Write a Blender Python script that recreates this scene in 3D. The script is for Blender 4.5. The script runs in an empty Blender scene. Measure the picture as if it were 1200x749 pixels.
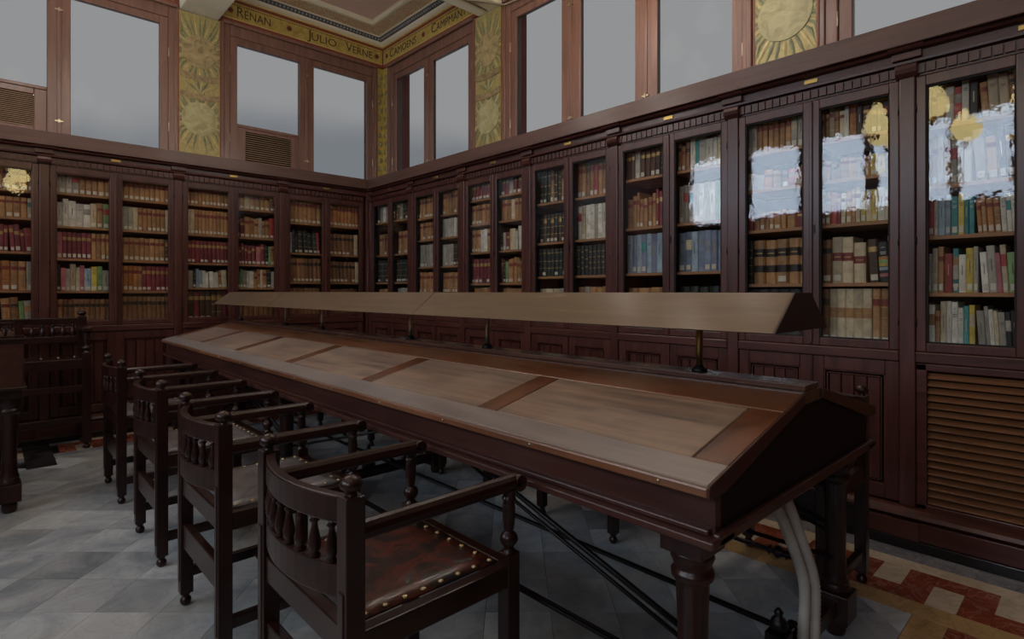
import bpy, math, random
from mathutils import Vector, Matrix
R = random.Random(7)
PI = math.pi
scn = bpy.context.scene
COL = scn.collection

# ------------------------------------------------------------------ camera
CAM = Vector((0.0, 0.0, 1.25)); FPX = 657.0; YAW = math.atan2(616, 657)
cd = bpy.data.cameras.new('camera'); cam = bpy.data.objects.new('camera', cd); COL.objects.link(cam)
cam.location = CAM; cam.rotation_euler = (PI / 2, 0, -YAW)
cd.sensor_width = 36.0; cd.lens = 36.0 * FPX / 1200.0
cd.shift_y = -32.5 / 1200.0; cd.clip_start = 0.05; cd.clip_end = 100
scn.camera = cam
FW = Vector((math.sin(YAW), math.cos(YAW), 0)); RT = Vector((math.cos(YAW), -math.sin(YAW), 0))
def proj(p):
    d = Vector(p) - CAM; z = d.dot(FW)
    if z < 0.05: return None
    return (600 + FPX * d.dot(RT) / z, 342 - FPX * d.z / z, z)

# ------------------------------------------------------------------ sky, exposure
SKY = 11.5
w = bpy.data.worlds.new('overcast_sky'); scn.world = w; w.use_nodes = True
nt = w.node_tree; nt.nodes.clear()
def wn(t, **k):
    n = nt.nodes.new(t)
    for a, b in k.items(): setattr(n, a, b)
    return n
tc = wn('ShaderNodeTexCoord'); sx = wn('ShaderNodeSeparateXYZ'); nz = wn('ShaderNodeTexNoise'); ad = wn('ShaderNodeMath', operation='MULTIPLY_ADD')
mr = wn('ShaderNodeMapRange'); mx = wn('ShaderNodeMix', data_type='RGBA'); bg = wn('ShaderNodeBackground'); wo = wn('ShaderNodeOutputWorld')
nz.inputs['Scale'].default_value = 2.2; nz.inputs['Detail'].default_value = 4
nt.links.new(tc.outputs['Generated'], sx.inputs[0]); nt.links.new(tc.outputs['Generated'], nz.inputs['Vector'])
nt.links.new(nz.outputs['Fac'], ad.inputs[0]); ad.inputs[1].default_value = -0.22; nt.links.new(sx.outputs['Z'], ad.inputs[2])
mr.inputs['From Min'].default_value = 0.11; mr.inputs['From Max'].default_value = 0.18
mr.interpolation_type = 'SMOOTHSTEP'
nt.links.new(ad.outputs[0], mr.inputs['Value']); nt.links.new(mr.outputs[0], mx.inputs[0])
mx.inputs[6].default_value = (0.56, 0.66, 0.80, 1); mx.inputs[7].default_value = (0.90, 0.99, 1.11, 1)
nt.links.new(mx.outputs[2], bg.inputs['Color']); bg.inputs['Strength'].default_value = SKY
nt.links.new(bg.outputs[0], wo.inputs['Surface'])
scn.view_settings.view_transform = 'Standard'; scn.view_settings.look = 'None'
scn.view_settings.gamma = 1.0; scn.view_settings.exposure = 0.0; scn.view_settings.use_curve_mapping = False
scn.cycles.max_bounces = 8; scn.cycles.transparent_max_bounces = 16
scn.cycles.sample_clamp_indirect = 4.0
scn.cycles.use_denoising = True

# room numbers
XB, YA, XD, YC = 3.76, 6.45, -4.0, -2.6      # upper wall planes
FB, FA = 3.34, 6.05                          # bookcase fronts on the right and left wall
ZC = 4.52
LAMP_E = 6.0
def portal(loc, rot, sx_, sy_):
    l = bpy.data.lights.new('window_daylight', 'AREA'); l.shape = 'RECTANGLE'; l.size = sx_; l.size_y = sy_
    l.cycles.is_portal = True
    o = bpy.data.objects.new('window_daylight', l); o.location = loc; o.rotation_euler = rot; COL.objects.link(o)
WIN_D = [(-1.9, -1.2), (-1.0, -0.3), (0.97, 1.52), (1.64, 1.97), (2.42, 2.68), (2.80, 3.46), (3.86, 4.72), (5.25, 5.95)]
ZW0, ZW1 = 2.66, 3.93                        # pane bottom / top
for a, b in WIN_D: portal((XD - 0.02, (a + b) / 2, (ZW0 + ZW1) / 2), (0, -PI / 2, 0), ZW1 - ZW0, b - a)

# ------------------------------------------------------------------ materials
def newmat(name):
    m = bpy.data.materials.new(name); m.use_nodes = True
    t = m.node_tree; p = t.nodes['Principled BSDF']
    return m, t, p
def sp(p, **k):
    for a, b in k.items(): p.inputs[a.replace('_', ' ')].default_value = b
def c4(c): return (c[0], c[1], c[2], 1)
def N(t, typ, **k):
    n = t.nodes.new(typ)
    for a, b in k.items():
        if a in n.inputs.keys(): n.inputs[a].default_value = b
        else: setattr(n, a, b)
    return n
def ramp(t, stops):
    r = t.nodes.new('ShaderNodeValToRGB'); e = r.color_ramp.elements
    while len(e) < len(stops): e.new(0.5)
    for i, (p_, c) in enumerate(stops): e[i].position = p_; e[i].color = c4(c)
    return r
def objcoord(t, scale, rand=True):
    tc = t.nodes.new('ShaderNodeTexCoord'); mp = t.nodes.new('ShaderNodeMapping')
    mp.inputs['Scale'].default_value = scale
    t.links.new(tc.outputs['Object'], mp.inputs['Vector'])
    if rand:
        oi = t.nodes.new('ShaderNodeObjectInfo'); mu = N(t, 'ShaderNodeMath', operation='MULTIPLY'); mu.inputs[1].default_value = 37.0
        cb = t.nodes.new('ShaderNodeCombineXYZ')
        t.links.new(oi.outputs['Random'], mu.inputs[0])
        for i in range(3): t.links.new(mu.outputs[0], cb.inputs[i])
        t.links.new(cb.outputs[0], mp.inputs['Location'])
    return mp
def wood(name, lo, hi, axis='x', rough=0.34, scale=9.0, coat=0.25, wear=None, bump=0.06, coatr=0.18, sheen=0.0, spec=0.5):
    m, t, p = newmat(name)
    s = {'x': (0.7, scale, scale), 'y': (scale, 0.7, scale), 'z': (scale, scale, 0.7)}[axis]
    mp = objcoord(t, s)
    n1 = N(t, 'ShaderNodeTexNoise', Scale=2.2, Detail=7.0, Roughness=0.62, Distortion=0.6)
    t.links.new(mp.outputs[0], n1.inputs['Vector'])
    r = ramp(t, [(0.3, lo), (0.7, hi)])
    t.links.new(n1.outputs['Fac'], r.inputs[0])
    out = r.outputs[0]
    if wear:
        mp2 = objcoord(t, (1.1, 1.1, 1.1)); n2 = N(t, 'ShaderNodeTexNoise', Scale=2.3, Detail=5.0, Roughness=0.6)
        t.links.new(mp2.outputs[0], n2.inputs['Vector'])
        r2 = ramp(t, [(0.46, (0, 0, 0)), (0.72, (1, 1, 1))]); t.links.new(n2.outputs['Fac'], r2.inputs[0])
        mx = N(t, 'ShaderNodeMix', data_type='RGBA'); mx.inputs[7].default_value = c4(wear)
        mu = N(t, 'ShaderNodeMath', operation='MULTIPLY'); mu.inputs[1].default_value = 0.6
        t.links.new(r2.outputs[0], mu.inputs[0]); t.links.new(mu.outputs[0], mx.inputs[0]); t.links.new(out, mx.inputs[6]); out = mx.outputs[2]
    t.links.new(out, p.inputs['Base Color'])
    rr = N(t, 'ShaderNodeMapRange'); rr.inputs['To Min'].default_value = rough - 0.07; rr.inputs['To Max'].default_value = rough + 0.12
    t.links.new(n1.outputs['Fac'], rr.inputs['Value']); t.links.new(rr.outputs[0], p.inputs['Roughness'])
    b = N(t, 'ShaderNodeBump', Strength=bump, Distance=0.01); t.links.new(n1.outputs['Fac'], b.inputs['Height']); t.links.new(b.outputs[0], p.inputs['Normal'])
    sp(p, Specular_IOR_Level=spec, Coat_Weight=coat, Coat_Roughness=coatr, Sheen_Weight=sheen, Sheen_Roughness=0.45, Sheen_Tint=(0.8, 0.9, 1.0, 1))  # bluish sheen stands in for window reflections on the desk tops
    return m
def plain(name, c, rough=0.5, metal=0.0, noise=0.15, nscale=14.0, coat=0.0):
    m, t, p = newmat(name); mp = objcoord(t, (1, 1, 1))
    n = N(t, 'ShaderNodeTexNoise', Scale=nscale, Detail=4.0); t.links.new(mp.outputs[0], n.inputs['Vector'])
    lo = tuple(x * (1 - noise) for x in c); hi = tuple(min(1, x * (1 + noise)) for x in c)
    r = ramp(t, [(0.3, lo), (0.7, hi)]); t.links.new(n.outputs['Fac'], r.inputs[0]); t.links.new(r.outputs[0], p.inputs['Base Color'])
    sp(p, Roughness=rough, Metallic=metal, Coat_Weight=coat)
    return m
def marble(name, lo, hi, vein, rough=0.22, var=0.35, vscale=3.0, vstr=0.45, stain=None):
    m, t, p = newmat(name); mp = objcoord(t, (1, 1, 1))
    n1 = N(t, 'ShaderNodeTexNoise', Scale=vscale, Detail=8.0, Roughness=0.6, Distortion=1.2); t.links.new(mp.outputs[0], n1.inputs['Vector'])
    r = ramp(t, [(0.33, lo), (0.66, hi)]); t.links.new(n1.outputs['Fac'], r.inputs[0])
    wv = N(t, 'ShaderNodeTexNoise', Scale=vscale * 1.7, Detail=6.0, Distortion=2.2); t.links.new(mp.outputs[0], wv.inputs['Vector'])
    r2 = ramp(t, [(0.46, (0, 0, 0)), (0.5, (1, 1, 1)), (0.54, (0, 0, 0))]); t.links.new(wv.outputs['Fac'], r2.inputs[0])
    mu = N(t, 'ShaderNodeMath', operation='MULTIPLY'); mu.inputs[1].default_value = vstr; t.links.new(r2.outputs[0], mu.inputs[0])
    mx = N(t, 'ShaderNodeMix', data_type='RGBA'); mx.inputs[7].default_value = c4(vein)
    t.links.new(mu.outputs[0], mx.inputs[0]); t.links.new(r.outputs[0], mx.inputs[6])
    oi = N(t, 'ShaderNodeObjectInfo'); ge = N(t, 'ShaderNodeNewGeometry')
    ad = N(t, 'ShaderNodeMath', operation='ADD'); fr = N(t, 'ShaderNodeMath', operation='FRACT')
    t.links.new(oi.outputs['Random'], ad.inputs[0]); t.links.new(ge.outputs['Random Per Island'], ad.inputs[1]); t.links.new(ad.outputs[0], fr.inputs[0])
    mr = N(t, 'ShaderNodeMapRange'); mr.inputs['To Min'].default_value = 1 - var; mr.inputs['To Max'].default_value = 1.0
    t.links.new(fr.outputs[0], mr.inputs['Value'])
    hs = N(t, 'ShaderNodeHueSaturation'); t.links.new(mx.outputs[2], hs.inputs['Color']); t.links.new(mr.outputs[0], hs.inputs['Value'])
    out = hs.outputs[0]
    if stain:
        gp = N(t, 'ShaderNodeNewGeometry'); n3 = N(t, 'ShaderNodeTexNoise', Scale=1.1, Detail=5.0, Distortion=0.8); t.links.new(gp.outputs['Position'], n3.inputs['Vector'])
        r3 = ramp(t, [(0.52, (0, 0, 0)), (0.72, (0.4, 0.4, 0.4))]); t.links.new(n3.outputs['Fac'], r3.inputs[0])
        m3 = N(t, 'ShaderNodeMix', data_type='RGBA'); m3.inputs[7].default_value = c4(stain); t.links.new(r3.outputs[0], m3.inputs[0]); t.links.new(out, m3.inputs[6]); out = m3.outputs[2]
    t.links.new(out, p.inputs['Base Color']); sp(p, Roughness=rough)
    return m
M = {}
M['wood'] = wood('bookcase_mahogany', (0.034, 0.0100, 0.0078), (0.092, 0.028, 0.0205), 'x', coat=0.25, spec=0.4)
M['woodz'] = wood('bookcase_mahogany_upright', (0.034, 0.0100, 0.0078), (0.092, 0.028, 0.0205), 'z', coat=0.25, spec=0.4)
M['fascia'] = wood('fascia_wood', (0.062, 0.026, 0.018), (0.125, 0.056, 0.038), 'x', rough=0.45)
M['darkwood'] = wood('chair_wood', (0.010, 0.0035, 0.003), (0.030, 0.009, 0.0065), 'x', rough=0.30, coat=0.2, coatr=0.15, spec=0.3)
M['darkwoodz'] = wood('chair_wood_upright', (0.010, 0.0035, 0.003), (0.030, 0.009, 0.0065), 'z', rough=0.30, coat=0.2, coatr=0.15, spec=0.3)
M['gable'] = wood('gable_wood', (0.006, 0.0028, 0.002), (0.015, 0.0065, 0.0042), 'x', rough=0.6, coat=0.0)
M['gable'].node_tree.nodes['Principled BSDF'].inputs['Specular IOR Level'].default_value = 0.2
M['apron'] = wood('apron_wood', (0.026, 0.009, 0.0075), (0.075, 0.025, 0.017), 'y', rough=0.36, coat=0.2, spec=0.35)
M['deskpanel'] = wood('desk_panel_wood', (0.065, 0.030, 0.013), (0.29, 0.160, 0.078), 'y', rough=0.42, coat=0.5, wear=(0.33, 0.235, 0.145), sheen=0.24, scale=13.0, coatr=0.3)
M['deskrail'] = wood('desk_rail_wood', (0.062, 0.021, 0.009), (0.22, 0.080, 0.032), 'y', rough=0.36, coat=0.5, wear=(0.22, 0.12, 0.07), coatr=0.3)
M['deskbatten'] = wood('desk_batten_wood', (0.055, 0.018, 0.007), (0.155, 0.053, 0.020), 'x', rough=0.36, coat=0.3, coatr=0.25)
M['deskedge'] = wood('desk_bleached_sheen_wood', (0.090, 0.058, 0.043), (0.225, 0.155, 0.115), 'y', rough=0.36, coat=0.5, coatr=0.28, sheen=0.34, wear=(0.25, 0.19, 0.15))  # part bleaching, part daylight sheen put into the paler colour
M['deskcap'] = wood('desk_cap_wood', (0.05, 0.022, 0.015), (0.10, 0.045, 0.03), 'y', rough=0.25, coat=0.4)
M['shelf'] = wood('shelf_wood', (0.26, 0.125, 0.052), (0.42, 0.21, 0.095), 'x', rough=0.5, coat=0)
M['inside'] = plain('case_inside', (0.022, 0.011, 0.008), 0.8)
M['louvre'] = wood('louvre_wood', (0.10, 0.042, 0.018), (0.19, 0.082, 0.036), 'x', rough=0.4)
M['winwood'] = wood('window_wood', (0.14, 0.065, 0.045), (0.25, 0.12, 0.082), 'z', rough=0.4, coat=0.2)
M['vent'] = plain('vent_slats', (0.50, 0.33, 0.19), 0.5)
M['black'] = plain('black_void', (0.004, 0.004, 0.004), 0.8)
M['iron'] = plain('black_iron', (0.010, 0.009, 0.009), 0.42, 0.6)
M['brass'] = plain('old_brass', (0.42, 0.28, 0.09), 0.33, 1.0)
M['dimbrass'] = plain('dim_brass', (0.45, 0.38, 0.26), 0.38, 1.0)
M['nail'] = plain('nail_brass', (0.36, 0.29, 0.18), 0.35, 1.0)
M['stone'] = plain('skirting_black_stone', (0.010, 0.009, 0.009), 0.25)
M['redwall'] = plain('red_painted_plaster', (0.20, 0.045, 0.028), 0.6, noise=0.2, nscale=5)
M['plaster'] = plain('cream_plaster', (0.84, 0.79, 0.62), 0.6, noise=0.06, nscale=3)
M['pink'] = plain('pink_ceiling_plaster', (0.80, 0.58, 0.50), 0.7, noise=0.08, nscale=2)
M['goldline'] = plain('gold_line_paint', (0.72, 0.52, 0.16), 0.4)
M['redline'] = plain('red_line_paint', (0.22, 0.05, 0.03), 0.5)
M['paper'] = plain('page_paper', (0.42, 0.36, 0.26), 0.8)
M['tag'] = plain('paper_tag', (0.62, 0.59, 0.50), 0.7)
M['ink'] = plain('printed_ink', (0.11, 0.10, 0.085), 0.7)
M['conduit'] = plain('pale_conduit_plastic', (0.42, 0.40, 0.35), 0.5)
M['cable'] = plain('beige_cable', (0.40, 0.34, 0.22), 0.5)
M['letter'] = plain('brown_letter_paint', (0.07, 0.03, 0.012), 0.6)
M['t_field'] = marble('blue_grey_marble', (0.32, 0.365, 0.40), (0.60, 0.64, 0.66), (0.22, 0.24, 0.26), var=0.44, vstr=0.2, stain=(0.50, 0.40, 0.24))
M['t_grey'] = marble('dark_grey_marble', (0.11, 0.115, 0.13), (0.24, 0.24, 0.26), (0.36, 0.35, 0.35), var=0.1, vscale=5)
M['t_cream'] = marble('cream_marble', (0.50, 0.42, 0.31), (0.66, 0.57, 0.44), (0.38, 0.28, 0.18), var=0.1)
M['t_tan'] = marble('ochre_marble', (0.44, 0.28, 0.12), (0.58, 0.39, 0.19), (0.28, 0.16, 0.06), var=0.1)
M['t_red'] = marble('red_marble', (0.17, 0.035, 0.017), (0.30, 0.07, 0.035), (0.46, 0.28, 0.2), var=0.15, vscale=5)
M['t_black'] = marble('black_marble', (0.008, 0.008, 0.009), (0.02, 0.02, 0.022), (0.10, 0.09, 0.08), var=0.05)

def gold_panel():
    m, t, p = newmat('gold_painted_panel'); mp = objcoord(t, (1, 1, 1))
    n = N(t, 'ShaderNodeTexNoise', Scale=18.0, Detail=6.0, Roughness=0.7); t.links.new(mp.outputs[0], n.inputs['Vector'])
    r = ramp(t, [(0.3, (0.34, 0.24, 0.05)), (0.5, (0.52, 0.38, 0.10)), (0.72, (0.64, 0.50, 0.18))]); t.links.new(n.outputs['Fac'], r.inputs[0])
    t.links.new(r.outputs[0], p.inputs['Base Color']); sp(p, Roughness=0.42, Metallic=0.25)
    return m
M['gold'] = gold_panel()
def panel_gold():
    m, t, p = newmat('olive_gold_panel'); mp = objcoord(t, (1, 1, 1))
    n = N(t, 'ShaderNodeTexNoise', Scale=22.0, Detail=7.0, Roughness=0.75); t.links.new(mp.outputs[0], n.inputs['Vector'])
    r = ramp(t, [(0.3, (0.24, 0.185, 0.06)), (0.5, (0.39, 0.31, 0.11)), (0.72, (0.50, 0.41, 0.17))]); t.links.new(n.outputs['Fac'], r.inputs[0])
    t.links.new(r.outputs[0], p.inputs['Base Color']); sp(p, Roughness=0.45, Metallic=0.15)
    return m
M['panelgold'] = panel_gold()
M['leafpaint'] = plain('green_leaf_paint', (0.20, 0.205, 0.10), 0.5, noise=0.3, nscale=30)
M['leafgold'] = plain('pale_gold_leaf', (0.47, 0.38, 0.15), 0.42, noise=0.2, nscale=30)
M['ribbon'] = plain('faded_ribbon_paint', (0.30, 0.21, 0.10), 0.5, noise=0.35, nscale=26)
def medal(name, c0, c1, c2):
    m, t, p = newmat(name); mp = objcoord(t, (1, 1, 1))
    n = N(t, 'ShaderNodeTexNoise', Scale=9.0, Detail=5.0, Roughness=0.6, Distortion=1.5); t.links.new(mp.outputs[0], n.inputs['Vector'])
    r = ramp(t, [(0.36, c0), (0.5, c1), (0.66, c2)]); t.links.new(n.outputs['Fac'], r.inputs[0]); t.links.new(r.outputs[0], p.inputs['Base Color']); sp(p, Roughness=0.5)
    return m
M['medal_dark'] = medal('medallion_dark_paint', (0.20, 0.15, 0.07), (0.36, 0.27, 0.12), (0.46, 0.35, 0.17))
M['medal_light'] = medal('medallion_light_paint', (0.32, 0.275, 0.12), (0.41, 0.36, 0.165), (0.48, 0.43, 0.22))
def ornament(name, cols, sc):
    m, t, p = newmat(name); mp = objcoord(t, (sc, sc, sc), False)
    v = N(t, 'ShaderNodeTexNoise', Scale=1.0, Detail=3.0, Distortion=2.5); t.links.new(mp.outputs[0], v.inputs['Vector'])
    k = len(cols); r = ramp(t, [(0.32 + 0.36 * i / (k - 1), c) for i, c in enumerate(cols)]); r.color_ramp.interpolation = 'EASE'
    t.links.new(v.outputs['Fac'], r.inputs[0]); t.links.new(r.outputs[0], p.inputs['Base Color']); sp(p, Roughness=0.55)
    return m
M['scroll'] = ornament('scrollwork_paint', [(0.56, 0.45, 0.22), (0.72, 0.64, 0.40), (0.58, 0.28, 0.17), (0.74, 0.66, 0.44), (0.40, 0.44, 0.30)], 15)
M['egg_blue'] = plain('blue_grey_paint', (0.085, 0.10, 0.14), 0.5)
M['egg'] = plain('pale_bead_paint', (0.36, 0.34, 0.31), 0.5)
def frosted(name, tint, spec):
    m, t, p = newmat(name); t.nodes.remove(p); out = [n for n in t.nodes if n.type == 'OUTPUT_MATERIAL'][0]
    tr = N(t, 'ShaderNodeBsdfTransparent'); tr.inputs[0].default_value = c4(tint)
    gl = N(t, 'ShaderNodeBsdfGlossy'); gl.inputs['Roughness'].default_value = 0.02
    fr = N(t, 'ShaderNodeFresnel'); gg = N(t, 'ShaderNodeNewGeometry'); ir = N(t, 'ShaderNodeMix', data_type='FLOAT')
    ir.inputs[2].default_value = spec; ir.inputs[3].default_value = 1.0 / spec          # same outside index from both faces of the pane
    t.links.new(gg.outputs['Backfacing'], ir.inputs[0]); t.links.new(ir.outputs[0], fr.inputs['IOR']); mx = N(t, 'ShaderNodeMixShader')
    ge = N(t, 'ShaderNodeTexNoise', Scale=1.6, Detail=2.0); mp = objcoord(t, (1, 1, 1)); t.links.new(mp.outputs[0], ge.inputs['Vector'])
    b = N(t, 'ShaderNodeBump', Strength=0.025, Distance=0.12)
    g2 = N(t, 'ShaderNodeTexNoise', Scale=26.0, Detail=2.0); t.links.new(mp.outputs[0], g2.inputs['Vector'])
    ma = N(t, 'ShaderNodeMath', operation='MULTIPLY_ADD'); t.links.new(g2.outputs['Fac'], ma.inputs[0]); ma.inputs[1].default_value = 0.07; t.links.new(ge.outputs['Fac'], ma.inputs[2]); t.links.new(ma.outputs[0], b.inputs['Height'])
    t.links.new(b.outputs[0], gl.inputs['Normal'])
    t.links.new(fr.outputs[0], mx.inputs[0]); t.links.new(tr.outputs[0], mx.inputs[1]); t.links.new(gl.outputs[0], mx.inputs[2]); t.links.new(mx.outputs[0], out.inputs['Surface'])
    return m
M['glass'] = frosted('old_wavy_glass', (0.93, 0.93, 0.92), 1.5)
M['greyglass'] = frosted('sky_dimming_glass', (0.1655, 0.1589, 0.1512), 1.06)  # grey tint added to dim the sky behind the visible windows
M['clearglass'] = frosted('clear_glass', (0.95, 0.95, 0.95), 1.3)
def leather(name='worn_oxblood_leather', stops=None):
    m, t, p = newmat(name); mp = objcoord(t, (1, 1, 1))
    n = N(t, 'ShaderNodeTexNoise', Scale=7.0, Detail=9.0, Roughness=0.72, Distortion=0.8); t.links.new(mp.outputs[0], n.inputs['Vector'])
    r = ramp(t, stops or [(0.34, (0.010, 0.008, 0.009)), (0.46, (0.022, 0.011, 0.010)), (0.53, (0.11, 0.018, 0.010)), (0.60, (0.025, 0.013, 0.012)), (0.70, (0.19, 0.175, 0.18))])
    t.links.new(n.outputs['Fac'], r.inputs[0]); t.links.new(r.outputs[0], p.inputs['Base Color'])
    n2 = N(t, 'ShaderNodeTexNoise', Scale=90.0, Detail=3.0); t.links.new(mp.outputs[0], n2.inputs['Vector'])
    b = N(t, 'ShaderNodeBump', Strength=0.35, Distance=0.002); t.links.new(n2.outputs['Fac'], b.inputs['Height']); t.links.new(b.outputs[0], p.inputs['Normal'])
    sp(p, Roughness=0.36, Coat_Weight=0.25)
    return m
M['leather'] = leather()
M['leather_grey'] = leather('grey_sheen_leather', [(0.34, (0.05, 0.048, 0.055)), (0.48, (0.13, 0.125, 0.14)), (0.60, (0.20, 0.195, 0.215)), (0.70, (0.16, 0.05, 0.04))])  # worn seat leather, paled with the bluish daylight it reflects
def bronze():
    m, t, p = newmat('scuffed_bronze_sheet'); mp = objcoord(t, (26, 1.6, 26), False)
    n = N(t, 'ShaderNodeTexNoise', Scale=1.0, Detail=7.0, Roughness=0.7); t.links.new(mp.outputs[0], n.inputs['Vector'])
    r = ramp(t, [(0.30, (0.082, 0.046, 0.019)), (0.64, (0.130, 0.075, 0.032)), (0.73, (0.36, 0.26, 0.10))]); t.links.new(n.outputs['Fac'], r.inputs[0])
    t.links.new(r.outputs[0], p.inputs['Base Color']); sp(p, Roughness=0.5, Metallic=0.2, Coat_Weight=0.15, Sheen_Weight=0.10, Sheen_Roughness=0.4, Sheen_Tint=(0.8, 0.9, 1.0, 1))  # sheen tint imitates bluish window reflection along the shade
    p.inputs['Coat Roughness'].default_value = 0.2
    return m
M['bronze'] = bronze()
M['bronzeend'] = plain('dark_bronze_end', (0.035, 0.016, 0.010), 0.5, 0.2)
def emit(name, c, s):
    m, t, p = newmat(name); sp(p, Base_Color=c4(c), Emission_Color=c4(c), Emission_Strength=s, Roughness=0.3); return m
M['globefill'] = emit('fill_light_globe', (1.0, 0.93, 0.84), LAMP_E * 2.2)  # glow of the two added chandeliers that brighten the ceiling
M['globe'] = emit('lit_glass_globe', (1.0, 0.82, 0.38), LAMP_E)

BOOKC = {'t': ('tan leather', (0.33, 0.175, 0.072)), 'b': ('brown leather', (0.20, 0.095, 0.042)), 'd': ('dark brown leather', (0.062, 0.032, 0.020)),
 'm': ('maroon', (0.16, 0.026, 0.034)), 'r': ('red', (0.30, 0.040, 0.035)), 'o': ('orange tan', (0.36, 0.145, 0.045)), 'c': ('cream', (0.46, 0.38, 0.25)),
 'w': ('white', (0.55, 0.53, 0.46)), 'g': ('grey', (0.30, 0.28, 0.235)), 'n': ('green', (0.16, 0.28, 0.11)), 'k': ('black green', (0.016, 0.024, 0.022)),
 'u': ('blue grey', (0.16, 0.20, 0.29)), 'e': ('teal', (0.035, 0.20, 0.20)), 'y': ('yellow', (0.50, 0.38, 0.06)), 'p': ('pink', (0.42, 0.13, 0.15)),
 'x': ('black', (0.015, 0.014, 0.016)), 'l': ('pale blue', (0.24, 0.32, 0.38))}
def bookmat(k, c):
    m, t, p = newmat('book_cover_' + BOOKC[k][0].replace(' ', '_')); mp = objcoord(t, (1, 1, 1))
    n = N(t, 'ShaderNodeTexNoise', Scale=16.0, Detail=5.0, Roughness=0.65); t.links.new(mp.outputs[0], n.inputs['Vector'])
    r = ramp(t, [(0.28, tuple(x * 0.62 for x in c)), (0.72, tuple(min(1, x * 1.22) for x in c))]); t.links.new(n.outputs['Fac'], r.inputs[0])
    oi = N(t, 'ShaderNodeObjectInfo'); ge = N(t, 'ShaderNodeNewGeometry'); ad = N(t, 'ShaderNodeMath', operation='ADD'); fr = N(t, 'ShaderNodeMath', operation='FRACT')
    t.links.new(oi.outputs['Random'], ad.inputs[0]); t.links.new(ge.outputs['Random Per Island'], ad.inputs[1]); t.links.new(ad.outputs[0], fr.inputs[0])
    mr = N(t, 'ShaderNodeMapRange'); mr.inputs['To Min'].default_value = 0.72; mr.inputs['To Max'].default_value = 1.22; t.links.new(fr.outputs[0], mr.inputs['Value'])
    hs = N(t, 'ShaderNodeHueSaturation'); t.links.new(r.outputs[0], hs.inputs['Color']); t.links.new(mr.outputs[0], hs.inputs['Value'])
    t.links.new(hs.outputs[0], p.inputs['Base Color']); sp(p, Roughness=0.5)
    return m
for k, (nm, c) in BOOKC.items(): M['bk_' + k] = bookmat(k, tuple(min(0.8, x * 1.3) for x in c))

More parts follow.
